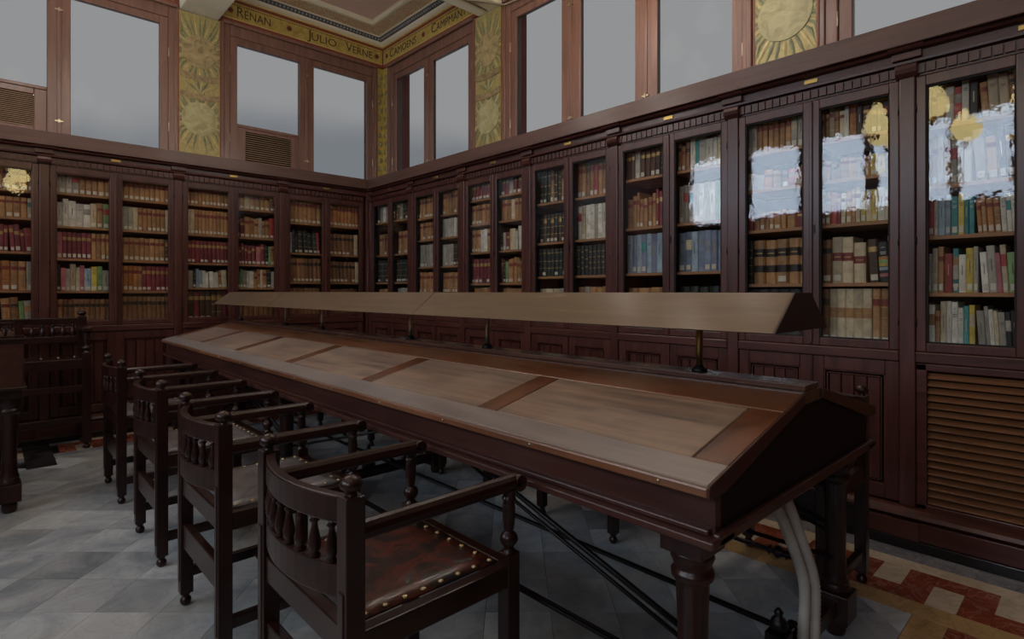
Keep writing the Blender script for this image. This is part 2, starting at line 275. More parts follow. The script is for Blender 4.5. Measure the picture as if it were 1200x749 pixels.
# ------------------------------------------------------------------ mesh helpers
class MB:
    def __init__(s): s.v = []; s.f = []; s.mi = []; s.sm = []
    def add(s, vs, fs, mi=0, smooth=False):
        o = len(s.v); s.v += [tuple(v) for v in vs]
        for f in fs: s.f.append([i + o for i in f]); s.mi.append(mi); s.sm.append(smooth)
        return s
    def box(s, x0, x1, y0, y1, z0, z1, mi=0):
        v = [(x, y, z) for z in (z0, z1) for y in (y0, y1) for x in (x0, x1)]
        return s.add(v, [(0, 2, 3, 1), (4, 5, 7, 6), (0, 1, 5, 4), (2, 6, 7, 3), (0, 4, 6, 2), (1, 3, 7, 5)], mi)
    def prism(s, pts, axis, a, b, mi=0, smooth=False):
        n = len(pts)
        def P(p, q): return (q, p[0], p[1]) if axis == 'x' else (p[0], q, p[1]) if axis == 'y' else (p[0], p[1], q)
        v = [P(p, a) for p in pts] + [P(p, b) for p in pts]
        area = sum(pts[i][0] * pts[(i + 1) % n][1] - pts[(i + 1) % n][0] * pts[i][1] for i in range(n))
        flip = (area < 0) != (axis == 'y')
        side = [(i, (i + 1) % n, n + (i + 1) % n, n + i) for i in range(n)]
        caps = [tuple(range(n - 1, -1, -1)), tuple(range(n, 2 * n))]
        if flip: side = [f[::-1] for f in side]; caps = [f[::-1] for f in caps]
        s.add(v, side, mi, smooth); o = len(s.v) - 2 * n
        for f in caps: s.f.append([i + o for i in f]); s.mi.append(mi); s.sm.append(False)
        return s
    def lathe(s, prof, c=(0, 0, 0), seg=12, mi=0, mat=None):
        vs = []
        for r, z in prof:
            for k in range(seg):
                a = 2 * PI * k / seg; p = Vector((r * math.cos(a), r * math.sin(a), z))
                if mat: p = mat @ p
                vs.append((p.x + c[0], p.y + c[1], p.z + c[2]))
        fs = [(i * seg + k, i * seg + (k + 1) % seg, (i + 1) * seg + (k + 1) % seg, (i + 1) * seg + k) for i in range(len(prof) - 1) for k in range(seg)]
        s.add(vs, fs, mi, True); o = len(s.v) - len(vs); n = len(prof)
        s.f.append([o + k for k in range(seg - 1, -1, -1)]); s.mi.append(mi); s.sm.append(False)
        s.f.append([o + (n - 1) * seg + k for k in range(seg)]); s.mi.append(mi); s.sm.append(False)
        return s
    def tube(s, path, r, seg=8, mi=0, radii=None):
        path = [Vector(p) for p in path]; vs = []; up = Vector((0, 0, 1)); n = len(path); last = None
        for i, p in enumerate(path):
            d = (path[min(i + 1, n - 1)] - path[max(i - 1, 0)]).normalized()
            a = last if last is not None else (up if abs(d.z) < 0.9 else Vector((1, 0, 0)))
            x = d.cross(a).normalized(); y = x.cross(d).normalized(); last = y
            rr = radii[i] if radii else r
            for k in range(seg):
                t = 2 * PI * k / seg; q = p + x * rr * math.cos(t) + y * rr * math.sin(t); vs.append(tuple(q))
        fs = [(i * seg + k, (i + 1) * seg + k, (i + 1) * seg + (k + 1) % seg, i * seg + (k + 1) % seg) for i in range(n - 1) for k in range(seg)]
        fs += [tuple(range(seg)), tuple((n - 1) * seg + k for k in range(seg - 1, -1, -1))]
        return s.add(vs, fs, mi, True)
    def mesh(s, name, mats):
        me = bpy.data.meshes.new(name); me.from_pydata(s.v, [], s.f)
        for m in (mats if isinstance(mats, (list, tuple)) else [mats]): me.materials.append(M[m] if isinstance(m, str) else m)
        me.polygons.foreach_set('material_index', s.mi); me.polygons.foreach_set('use_smooth', s.sm); me.update()
        return me
    def build(s, name, mats, parent=None, loc=None, rot=None, bevel=0, seg=2, mesh=None):
        o = bpy.data.objects.new(name, s.mesh(name, mats)); COL.objects.link(o)
        if parent: o.parent = parent
        if loc: o.location = loc
        if rot: o.rotation_euler = rot
        if bevel:
            b = o.modifiers.new('bevel', 'BEVEL'); b.width = bevel; b.segments = seg; b.limit_method = 'ANGLE'; b.angle_limit = 0.7
        return o
def box(x0, x1, y0, y1, z0, z1): return MB().box(x0, x1, y0, y1, z0, z1)
def share(src, parent=None, loc=None, rot=None, name=None):
    o = src.copy(); COL.objects.link(o); o.name = name or src.name.split('.')[0]
    if parent is not None: o.parent = parent
    if loc is not None: o.location = loc
    if rot is not None: o.rotation_euler = rot
    return o
def tag(o, label, cat, group=None, kind=None):
    o['label'] = label; o['category'] = cat
    if group: o['group'] = group
    if kind: o['kind'] = kind
    return o
def thing(name, label, cat, loc=(0, 0, 0), rz=0, group=None, kind=None):
    o = bpy.data.objects.new(name, None); COL.objects.link(o); o.location = loc; o.rotation_euler = (0, 0, rz); o.empty_display_size = 0.1
    return tag(o, label, cat, group, kind)
def dup(root, loc, rz, label):
    r = root.copy(); COL.objects.link(r); r.location = loc; r.rotation_euler = (0, 0, rz); r['label'] = label
    for ch in list(root.children):
        c = ch.copy(); COL.objects.link(c); c.parent = r
        for g in list(ch.children):
            d = g.copy(); COL.objects.link(d); d.parent = c
    return r
def arc(cx, cy, r, a0, a1, n): return [(cx + r * math.cos(a0 + (a1 - a0) * i / n), cy + r * math.sin(a0 + (a1 - a0) * i / n)) for i in range(n + 1)]

# ------------------------------------------------------------------ floor
floor = box(-4.4, 4.1, -3.0, 6.9, -0.08, -0.012).build('floor', 'stone')
tag(floor, 'marble floor of diagonal grey tiles with red and cream meander border', 'floor', kind='structure')
pieces = []                                   # (polygon, material)
def rect(x0, x1, y0, y1, m): pieces.append(([(x0, y0), (x1, y0), (x1, y1), (x0, y1)], m, None))
def clip(poly, x0, x1, y0, y1):
    for ax, lim, sgn in ((0, x0, 1), (0, x1, -1), (1, y0, 1), (1, y1, -1)):
        out = []
        for i in range(len(poly)):
            a, b = poly[i], poly[(i + 1) % len(poly)]; da, db = (a[ax] - lim) * sgn, (b[ax] - lim) * sgn
            if da >= 0: out.append(a)
            if (da >= 0) != (db >= 0):
                t = da / (da - db); out.append((a[0] + (b[0] - a[0]) * t, a[1] + (b[1] - a[1]) * t))
        poly = out
        if len(poly) < 3: return []
    return poly
S = 0.2545
def field(x0, x1, y0, y1):
    for i in range(-26, 30):
        for j in range(-26, 30):
            u = -1.631 + (i + 0.5) * S; d = 2.187 + (j + 0.5) * S
            c = FW * d + RT * u
            if not (x0 - S < c.x < x1 + S and y0 - S < c.y < y1 + S): continue
            h = S / 2 - 0.0009
            poly = [(c.x + RT.x * a * h + FW.x * b * h, c.y + RT.y * a * h + FW.y * b * h) for a, b in ((-1, -1), (1, -1), (1, 1), (-1, 1))]
            q = clip(poly, x0, x1, y0, y1)
            if len(q) < 3: continue
            ar = abs(sum(q[k][0] * q[(k + 1) % len(q)][1] - q[(k + 1) % len(q)][0] * q[k][1] for k in range(len(q)))) / 2
            if ar < 0.0006: continue
            pieces.append((q, 't_field', (c.x, c.y) if ar > 0.999 * 4 * h * h else None))
field(-3.2, 2.617, 0.525, 5.465); field(-3.2, 2.617, -2.3, 0.085)
CW = 0.1023
def meander(put, t0, t1, off):                # put(d0,d1,s0,s1,mat): d across the band (0 at its inner edge), s along it
    k0 = int(math.floor((t0 - off) / CW)); k1 = int(math.ceil((t1 - off) / CW))
    for k in range(k0, k1):
        s0, s1 = max(t0, off + k * CW), min(t1, off + (k + 1) * CW); j = k % 4
        if s1 - s0 < 0.01: continue
        s1 -= 0.001
        if j in (0, 2): put(0, 0.305, s0, s1, 't_red')
        elif j == 1: put(0.197, 0.305, s0, s1, 't_red'); put(0, 0.196, s0, s1, 't_cream')
        else: put(0.113, 0.305, s0, s1, 't_cream'); put(0, 0.112, s0, s1, 't_red')
def strip(put, d0, d1, t0, t1, step, m):
    s = t0
    while s < t1 - 0.05: put(d0, d1, s, min(s + step, t1) - 0.0012, m); s += step
putB = lambda d0, d1, s0, s1, m: rect(2.738 + d0, 2.738 + d1 - 0.001, s0, s1, m)
meander(putB, -2.3, 5.58, 0.306)
strip(putB, 0.306, 0.394, -2.3, 5.86, 0.62, 't_cream'); strip(putB, 0.395, 0.53, -2.3, 6.0, 0.9, 't_grey'); strip(putB, -0.12, -0.001, -2.3, 5.47, 0.8, 't_tan')
putA = lambda d0, d1, s0, s1, m: rect(s0, s1, 5.575 + d0, 5.575 + d1 - 0.001, m)
meander(putA, -3.2, 2.73, 0.42); strip(putA, 0.306, 0.36, -3.2, 3.04, 0.62, 't_cream'); strip(putA, 0.361, 0.45, -3.2, 3.13, 0.9, 't_grey'); strip(putA, -0.109, -0.001, -3.2, 2.73, 0.8, 't_grey')
putC = lambda d0, d1, s0, s1, m: rect(s0, s1, 0.412 - d1, 0.412 - d0 - 0.001, m)
strip(putC, -0.112, -0.001, -3.2, 2.617, 0.8, 't_tan'); meander(putC, -3.2, 2.617, 2.51)
strip(lambda d0, d1, s0, s1, m: rect(d0, d1, s0, s1, m), -3.6, -3.2, -2.3, 6.0, 0.4, 't_grey')
BLK = (0.205, 0.375, 5.2, 6.0)
pp = []
for q, m, full in pieces:
    cx = sum(a for a, b in q) / len(q); cy = sum(b for a, b in q) / len(q)
    if BLK[0] < cx < BLK[1] and BLK[2] < cy < BLK[3]: continue
    P = [proj((a, b, 0)) for a, b in q]; area = 0
    if all(P) and any(-20 < p[0] < 1220 and p[1] < 770 for p in P):
        area = abs(sum(P[k][0] * P[(k + 1) % len(P)][1] - P[(k + 1) % len(P)][0] * P[k][1] for k in range(len(P)))) / 2
    pp.append((area, q, m, full))
pp.sort(key=lambda a: -a[0])
h = S / 2 - 0.0009; tile_me = None; rest = MB(); MATS = ['t_field', 't_grey', 't_cream', 't_tan', 't_red']
for n_, (area, q, m, full) in enumerate(pp):
    if n_ < 296 and area > 0:
        if full:
            if tile_me is None: tile_me = box(-h, h, -h, h, -0.012, 0).mesh('tile', 't_field')
            o = bpy.data.objects.new('tile', tile_me); o.location = (full[0], full[1], R.uniform(-0.0006, 0)); o.rotation_euler = (0, 0, -YAW + R.choice((0, 1, 2, 3)) * PI / 2); COL.objects.link(o); o.parent = floor
        else:
            cx = sum(a for a, b in q) / len(q); cy = sum(b for a, b in q) / len(q)
            MB().prism([(a - cx, b - cy) for a, b in q], 'z', -0.012, 0).build('tile', m, floor, (cx, cy, R.uniform(-0.0005, 0)))
    else: rest.prism(q, 'z', -0.012, 0, MATS.index(m))
rest.build('tile', MATS, floor)['kind'] = 'stuff'
box(BLK[0], BLK[1], BLK[2], BLK[3], -0.012, 0.001).build('tile', 't_black', floor)['label'] = 'long black marble slab set in the border'

# ------------------------------------------------------------------ walls, windows
def wallroot(w):
    return {'A': ((0, YA, 0), 0), 'B': ((XB, 0, 0), -PI / 2), 'D': ((XD, 0, 0), PI / 2), 'C': ((0, YC, 0), PI)}[w]
def wloc(w, v): return {'A': v, 'B': -v, 'D': v, 'C': -v}[w]          # world coordinate along the wall -> local x
ZO0, ZO1 = 2.60, 4.10
def wall(name, w, a, b, holes, label):
    a, b = sorted((wloc(w, a), wloc(w, b))); hs = sorted(tuple(sorted((wloc(w, p), wloc(w, q)))) for p, q in holes)
    m = MB().box(a, b, 0, 0.3, -0.05, ZO0).box(a, b, 0, 0.3, ZO1, 4.75); x = a
    for p, q in hs:
        if p > x: m.box(x, p, 0, 0.3, ZO0, ZO1)
        x = q
    if b > x: m.box(x, b, 0, 0.3, ZO0, ZO1)
    loc, rz = wallroot(w); o = m.build(name, 'redwall', None, loc, (0, 0, rz))
    return tag(o, label, 'wall', kind='structure')
# (first edge, last edge, panes[(a, b, vent (a, b, z0, z1) or None)]) in world coordinate along the wall
WINS = {
 'A': [(-2.3, -0.95, [(-2.1, -1.2, None)], 'tall frosted window on the left wall, outside the left edge'),
       (-0.85, 1.403, [(-0.40, 0.392, (-0.30, 0.306, 2.70, 2.985)), (0.559, 1.254, None)], 'frosted two leaf window on left wall with air grille, cut by the picture edge'),
       (1.824, 3.645, [(1.978, 2.658, (2.065, 2.569, 2.60, 3.0)), (2.832, 3.524, None)], 'frosted two leaf window on left wall beside the corner, air grille in its first leaf')],
 'B': [(4.576, 6.297, [(5.532, 6.145, None), (4.698, 5.35, None)], 'frosted two leaf window on the right wall, nearest the room corner'),
       (1.661, 4.109, [(3.362, 3.95, None), (2.582, 3.144, None), (1.789, 2.38, None)], 'frosted three leaf window in the middle of the right wall'),
       (-1.25, 1.211, [(0.45, 1.048, None), (-0.4, 0.2, None), (-1.1, -0.6, None)], 'frosted window at the upper right edge, above the slatted grille bookcase')],
 'D': [(-2.05, -0.15, [(-1.9, -1.2, None), (-1.0, -0.3, None)], 'clear window of the wall across, near the back'), (0.85, 2.08, [(0.97, 1.52, None), (1.64, 1.97, None)], 'clear narrow window of the wall across, reflected beside the pendant lamp'),
       (2.3, 3.58, [(2.42, 2.68, None), (2.80, 3.46, None)], 'clear window in the middle of the wall across'), (3.74, 4.84, [(3.86, 4.72, None)], 'clear single leaf window of the wall across'),
       (5.1, 6.1, [(5.25, 5.95, None)], 'clear window of the wall across beside the left wall')]}
wall('wall_left', 'A', -4.3, 4.06, [(a, b) for a, b, p, l in WINS['A']], 'red brown plastered upper wall with windows above left bookcases')
wall('wall_right', 'B', -2.9, 6.45, [(a, b) for a, b, p, l in WINS['B']], 'red brown plastered upper wall with windows above right bookcases')
wall('wall_opposite', 'D', -2.9, 6.45, [(a, b) for a, b, p, l in WINS['D']], 'red brown wall with clear windows across the room')
wall('wall_back', 'C', -4.0, 3.76, [], 'red brown wall behind the viewpoint')
wn_ = 0
for w_ in 'ABD':
    for a, b, panes, lab in WINS[w_]:
        wn_ += 1; loc, rz = wallroot(w_); gl = 'greyglass' if w_ in 'AB' else 'clearglass'
        t = thing('window_%d' % wn_, lab, 'window', loc, rz, kind='structure')
        L = [tuple(sorted((wloc(w_, p), wloc(w_, q)))) + (v,) for p, q, v in panes]; L.sort(key=lambda e: e[0])
        e0, e1 = sorted((wloc(w_, a), wloc(w_, b)))
        s0, s1 = max(L[0][0] - 0.075, e0 + 0.03), min(L[-1][1] + 0.075, e1 - 0.03); zt = 3.995
        cas = MB().box(e0, s0, -0.012, 0.14, ZO0, 4.13).box(s1, e1, -0.012, 0.14, ZO0, 4.13).box(s0, s1, -0.012, 0.14, zt, 4.13)
        for q in (e0, e1): cas.box(q - 0.02, q + 0.02, -0.026, 0.0, ZO0, 4.13)
        cas.box(e0, e1, -0.055, -0.03, 4.10, 4.135)
        cas.build('frame', 'winwood', t, bevel=0.008)
        for i, (x0, x1, v) in enumerate(L):
            l = s0 if i == 0 else (L[i - 1][1] + x0) / 2; r = s1 if i == len(L) - 1 else (x1 + L[i + 1][0]) / 2
            pb = ZW0 if not v else 3.066
            sm_ = MB().box(l, x0, 0.0, 0.05, ZO0, zt).box(x1, r, 0.0, 0.05, ZO0, zt).box(x0, x1, 0.0, 0.05, ZW1 - 0.008, zt).box(x0, x1, 0.0, 0.05, ZO0, ZW0)
            if v:
                vx0, vx1 = sorted((wloc(w_, v[0]), wloc(w_, v[1])))
                sm_.box(x0, vx0, 0.008, 0.05, ZW0, pb).box(vx1, x1, 0.008, 0.05, ZW0, pb).box(vx0, vx1, 0.008, 0.05, v[3], pb).box(vx0, vx1, 0.008, 0.05, ZW0, max(v[2], ZW0 + 0.001)).box(x0, x1, -0.004, 0.05, pb - 0.03, pb)
            s = sm_.build('sash', 'winwood', t, bevel=0.006)
            box(x0 - 0.01, x1 + 0.01, 0.014, 0.019, pb, ZW1).build('glass_pane', gl, s)
            if v:
                g = MB(); n = 17
                for k in range(n):
                    z = v[2] + (v[3] - v[2]) * (k + 0.5) / n; d = 0.006
                    g.prism([(0.012, z - d), (0.027, z + 0.001), (0.027, z + 0.004), (0.012, z - d + 0.003)], 'x', vx0, vx1)
                vv = g.build('vent_grille', 'vent', t); vv['kind'] = 'stuff'; vv['label'] = 'slatted brown air grille'
                box(vx0, vx1, 0.04, 0.048, v[2], v[3]).build('vent_back', 'black', t)
            if i:
                MB().box(l - 0.016, l + 0.016, -0.010, 0.01, ZO0, zt).build('meeting_bead', 'winwood', s, bevel=0.005)
                for z in (2.78, 3.78): MB().box(l - 0.03, l + 0.03, -0.014, 0.0, z - 0.006, z + 0.006).box(l - 0.006, l + 0.006, -0.02, 0.0, z - 0.016, z + 0.016).build('latch', 'dimbrass', s)
        for x in (s0 - 0.004, s1 + 0.004):
            for z in (2.9, 3.65): MB().lathe([(0.006, -0.045), (0.007, -0.043), (0.007, 0.043), (0.006, 0.045)], (x, -0.005, z), 6).build('hinge', 'dimbrass', t)

# painted panels between the windows
pn = 0
def painted_panel(w, a, b, label):
    x0, x1 = sorted((wloc(w, a), wloc(w, b))); loc, rz = wallroot(w); cx = (x0 + x1) / 2; wd = x1 - x0
    t = thing('painted_panel', label, 'panel', loc, rz, 'gold painted panels between the windows')
    box(x0, x1, -0.03, 0.0, 2.56, 4.10).build('backing', 'panelgold', t)
    MB().box(x0, x0 + 0.012, -0.034, -0.03, 2.56, 4.10).box(x1 - 0.012, x1, -0.034, -0.03, 2.56, 4.10).build('edge_line', 'redline', t)
    def leaf(mb, px, pz, ang, ln, wid, y=-0.0335):
        d = Vector((math.sin(ang), 0, math.cos(ang))); s = Vector((d.z, 0, -d.x)); o = Vector((px, y, pz)); lim = (x0 + 0.014, x1 - 0.014)
        v = [o, o + d * ln * 0.45 + s * wid, o + d * ln, o + d * ln * 0.45 - s * wid, o + d * ln * 0.5 + Vector((0, -0.003, 0))]
        v = [(min(max(p.x, lim[0]), lim[1]), p.y, p.z) for p in v]
        mb.add(v, [(0, 1, 4), (1, 2, 4), (2, 3, 4), (3, 0, 4)])
    r = min(0.17, wd * 0.43)
    for (zc, mt, gm) in ((3.72, 'medal_dark', 0), (3.03, 'medal_light', 1)):
        for k in range(27):
            an = -1.9 + 3.8 * k / 26; ln = (0.37 if gm == 0 else 0.26) * (1 - 0.12 * (k % 2))
            mb = MB(); leaf(mb, cx + math.sin(an) * 0.07, zc + math.cos(an) * 0.07, an, ln, 0.0115); mb.build('leaf', 'leafpaint' if k % 3 else 'leafgold', t)
        for k in range(13):
            an = PI - 1.2 + 2.4 * k / 12
            mb = MB(); leaf(mb, cx + math.sin(an) * 0.1, zc + math.cos(an) * 0.1, an, 0.26, 0.0125); mb.build('leaf', 'leafpaint' if k % 3 else 'leafgold', t)
        d = MB().lathe([(r, -0.0375), (r, -0.0335)], (0, 0, 0), 32, 0, Matrix.Rotation(-PI / 2, 4, 'X')).build('medallion', mt, t, (cx, -0.001, zc))
        for p in d.data.polygons: p.use_smooth = False
    for k, z in enumerate((3.47, 3.27)):
        b_ = MB(); n = 8
        for i in range(n):
            u0, u1 = i / n, (i + 1) / n; zz = lambda u: z - 0.02 * math.sin(u * PI)
            X0, X1 = x0 + 0.02 + (wd - 0.04) * u0, x0 + 0.02 + (wd - 0.04) * u1
            b_.add([(X0, -0.041, zz(u0) - 0.03), (X1, -0.041, zz(u1) - 0.03), (X1, -0.041, zz(u1) + 0.03), (X0, -0.041, zz(u0) + 0.03)], [(0, 1, 2, 3)])
        o = b_.build('ribbon', 'ribbon', t); md = o.modifiers.new('thick', 'SOLIDIFY'); md.thickness = 0.004
    for s in range(6):
        mb = MB(); an = (-0.95 + 1.9 * s / 5); leaf(mb, cx, 3.30, an, 0.17, 0.014, -0.036); mb.build('leaf', 'leafgold' if s % 2 else 'leafpaint', t)
painted_panel('A', 1.405, 1.808, 'gold painted panel with leaves and two medallions, on the left wall')
painted_panel('B', 4.122, 4.55, 'gold painted panel on right wall under the beam end, beside the corner window')
painted_panel('B', 1.222, 1.627, 'gold painted panel cut by the top of the picture, on right wall')
for w_, a, b, lb in (('A', 3.655, 3.76, 'narrow gold strip left of the corner'), ('B', 6.30, 6.45, 'narrow gold strip right of the corner')):
    x0, x1 = sorted((wloc(w_, a), wloc(w_, b))); loc, rz = wallroot(w_)
    t = thing('corner_strip', lb + ' between the windows', 'panel', loc, rz, 'gold strips in the corner')
    box(x0, x1, -0.012, 0, 2.56, 4.13).build('backing', 'gold', t)
    for k in range(14):
        z = 2.62 + k * 0.107; xc = (x0 + x1) / 2 + (0.012 if k % 2 else -0.012)
        MB().lathe([(0.001, -0.038), (0.018, -0.012), (0.02, 0.012), (0.001, 0.04)], (xc, -0.012, z), 6).build('leaf', 'leafpaint', t)

# frieze with painted names
def alongA(px): r = FW + RT * ((px - 600) / FPX); return YA / r.y * r.x
def alongB(px): r = FW + RT * ((px - 600) / FPX); return XB / r.x * r.y
def text_mesh(word):
    cu = bpy.data.curves.new('lettering', 'FONT'); cu.body = word; cu.size = 1.0; cu.extrude = 0.02; cu.resolution_u = 3
    o = bpy.data.objects.new('lettering', cu); COL.objects.link(o); bpy.context.view_layer.update()
    me = bpy.data.meshes.new_from_object(o.evaluated_get(bpy.context.evaluated_depsgraph_get())); bpy.data.objects.remove(o); bpy.data.curves.remove(cu)
    return me
def lettering(word, parent, x0, x1, z, hgt, y):
    parts_ = [(word[0], 1.22), (word[1:], 1.0)]; ms = []; x = 0
    for s, k in parts_:
        me = text_mesh(s); xs = [v.co.x for v in me.vertices]; lo, hi = min(xs), max(xs); ms.append((me, k, x - lo * k)); x += (hi - lo) * k + 0.07
    sc = (x1 - x0) / (x - 0.07)
    for me, k, off in ms:
        sz = hgt / 0.70 * k
        for v in me.vertices: c = v.co.copy(); v.co = ((c.x * k + off) * sc, -c.z * 0.05, c.y * sz)
        me.materials.clear(); me.materials.append(M['letter'])
        o = bpy.data.objects.new('lettering', me); COL.objects.link(o); o.parent = parent; o.location = (x0, y, z)
def frieze(n, w, a, b, words, dots, along, label):
    x0, x1 = sorted((wloc(w, a), wloc(w, b))); loc, rz = wallroot(w)
    t = thing('trim_%d' % n, label, 'frieze', loc, rz, kind='structure')
    box(x0, x1, -0.02, 0, 4.135, 4.40).build('backing', 'redline', t)
    box(x0 + 0.03, x1 - 0.03, -0.024, -0.02, 4.175, 4.355).build('gold_band', 'goldline', t)
    box(x0 + 0.036, x1 - 0.036, -0.027, -0.024, 4.183, 4.347).build('painted_field', 'gold', t)
    m = MB(); k = x0 + 0.045
    while k < x1 - 0.05: m.box(k, k + 0.012, -0.0285, -0.027, 4.328, 4.340); k += 0.024
    m.build('dot_border', 'letter', t)['kind'] = 'stuff'
    for wd, p0, p1 in words:
        q0, q1 = sorted((wloc(w, along(p0)), wloc(w, along(p1)))); lettering(wd, t, q0, q1, 4.215, 0.088, -0.028)
    for p in dots:
        q = wloc(w, along(p))
        d = MB()
        for j in range(6): d.lathe([(0.012, -0.0325), (0.012, -0.027)], (math.cos(j * PI / 3) * 0.02, 0, math.sin(j * PI / 3) * 0.02), 8, 0, Matrix.Rotation(-PI / 2, 4, 'X'))
        d.lathe([(0.012, -0.036), (0.012, -0.027)], (0, 0, 0), 8, 1, Matrix.Rotation(-PI / 2, 4, 'X'))
        d.build('rosette', ['redline', 'letter'], t, (q, 0, 4.262))
frieze(1, 'A', 1.80, 3.755, [('RENAN', 277, 316), ('JULIO', 359, 393), ('VERNE', 404, 435)], (269, 338, 440), alongA, 'gold frieze over the left wall with painted capital lettering')
frieze(2, 'B', 6.445, 4.50, [('CAMOENS', 459, 490), ('CAMPMANY', 508, 549)], (455.5, 498.5), alongB, 'gold frieze over the right wall with painted capital lettering')
frieze(3, 'A', -3.9, 1.40, [], (200, 120), alongA, 'gold frieze left of the cream beam')
frieze(4, 'B', 4.13, -2.4, [], (), alongB, 'gold frieze right of the cream beam')

# ceiling, beams, coffer mouldings
ceil = box(-4.3, 4.06, -2.9, 6.75, ZC + 0.012, ZC + 0.15).build('ceiling', 'pink'); tag(ceil, 'dull pink plaster ceiling panels', 'ceiling', kind='structure')
def beam(x0, x1, y0, y1, label):
    t = thing('beam', label, 'beam', (0, 0, 0)); MB().box(x0, x1, y0, y1, 4.11, ZC + 0.01).build('soffit', 'plaster', t, bevel=0.01)
    if x1 - x0 < y1 - y0:
        for x in (x0, x1): box(x - 0.014, x + 0.014, y0, y1 - 0.03, 4.30, 4.335).build('moulding', 'goldline', t)
    else:
        for y in (y0, y1): box(x0, x1 - 0.03, y - 0.014, y + 0.014, 4.30, 4.335).build('moulding', 'goldline', t)
    return t
beam(1.425, 1.785, -2.6, 6.45, 'cream ceiling beam landing on left wall beside the lettered frieze')
b2 = beam(1.80, 3.76, 4.15, 4.49, 'cream ceiling beam landing on right wall with a thin pipe')
MB().tube([(3.70, 4.32, 4.10), (2.9, 4.3, 4.10), (1.95, 4.28, 4.10)], 0.008, 6).tube([(3.45, 4.3, 4.10), (3.70, 4.05, 4.06), (3.72, 3.6, 4.03)], 0.008, 6).build('pipe', 'dimbrass', b2)
def coffer(x0, x1, y0, y1, fine, label):
    t = thing('coffer_moulding', label, 'moulding', (0, 0, 0), kind='structure')
    def ring(name, prof, m, st=0):
        vs = []
        for d, z in prof: vs += [(x0 + d, y0 + d, z), (x1 - d, y0 + d, z), (x1 - d, y1 - d, z), (x0 + d, y1 - d, z)]
        fs = [(4 * i + k, 4 * i + (k + 1) % 4, 4 * i + 4 + (k + 1) % 4, 4 * i + 4 + k) for i in range(len(prof) - 1) for k in range(4)]
        return MB().add(vs, fs).build(name, m, t)
    ring('red_line', [(0, 4.365), (0.018, 4.372), (0.024, 4.388), (0, 4.40)], 'redline')
    ring('gold_line', [(0.02, 4.388), (0.034, 4.39), (0.036, 4.402), (0.02, 4.41)], 'goldline')
    ring('cove', [(0.03, 4.40), (0.05, 4.404), (0.072, 4.416), (0.085, 4.435)], 'plaster')
    ring('bead_bed', [(0.085, 4.435), (0.10, 4.437), (0.14, 4.462)], 'egg_blue')
    ring('cream_line', [(0.14, 4.46), (0.155, 4.46), (0.16, 4.468)], 'plaster')
    ring('scroll_band', [(0.16, 4.468), (0.315, 4.488)], 'scroll')
    ring('inner_bead', [(0.315, 4.486), (0.335, 4.482), (0.355, 4.486), (0.365, 4.505), (0.366, ZC + 0.011)], 'plaster')
    if fine:
        e = MB()
        def eggs(p, q, nrm):
            p = Vector(p); q = Vector(q); n = int((q - p).length / 0.042); u = (q - p).normalized()
            for k in range(n):
                c = p + u * ((q - p).length * (k + 0.5) / n)
                e.lathe([(0.003, -0.018), (0.013, -0.006), (0.013, 0.006), (0.003, 0.018)], tuple(c), 5)
        d = 0.118; z = 4.447
        eggs((x0 + d, y1 - d, z), (x1 - d, y1 - d, z), 0); eggs((x1 - d, y0 + d, z), (x1 - d, y1 - d, z), 0)
        e.build('egg_moulding', 'egg', t)['kind'] = 'stuff'
coffer(1.785, 3.76, 4.49, 6.45, True, 'painted coffer moulding around the pink ceiling panel in the corner')
coffer(-4.0, 1.425, -2.6, 6.45, False, 'painted coffer moulding of the large ceiling field at left')
coffer(1.785, 3.76, -2.6, 4.15, False, 'painted coffer moulding of the ceiling field at right')

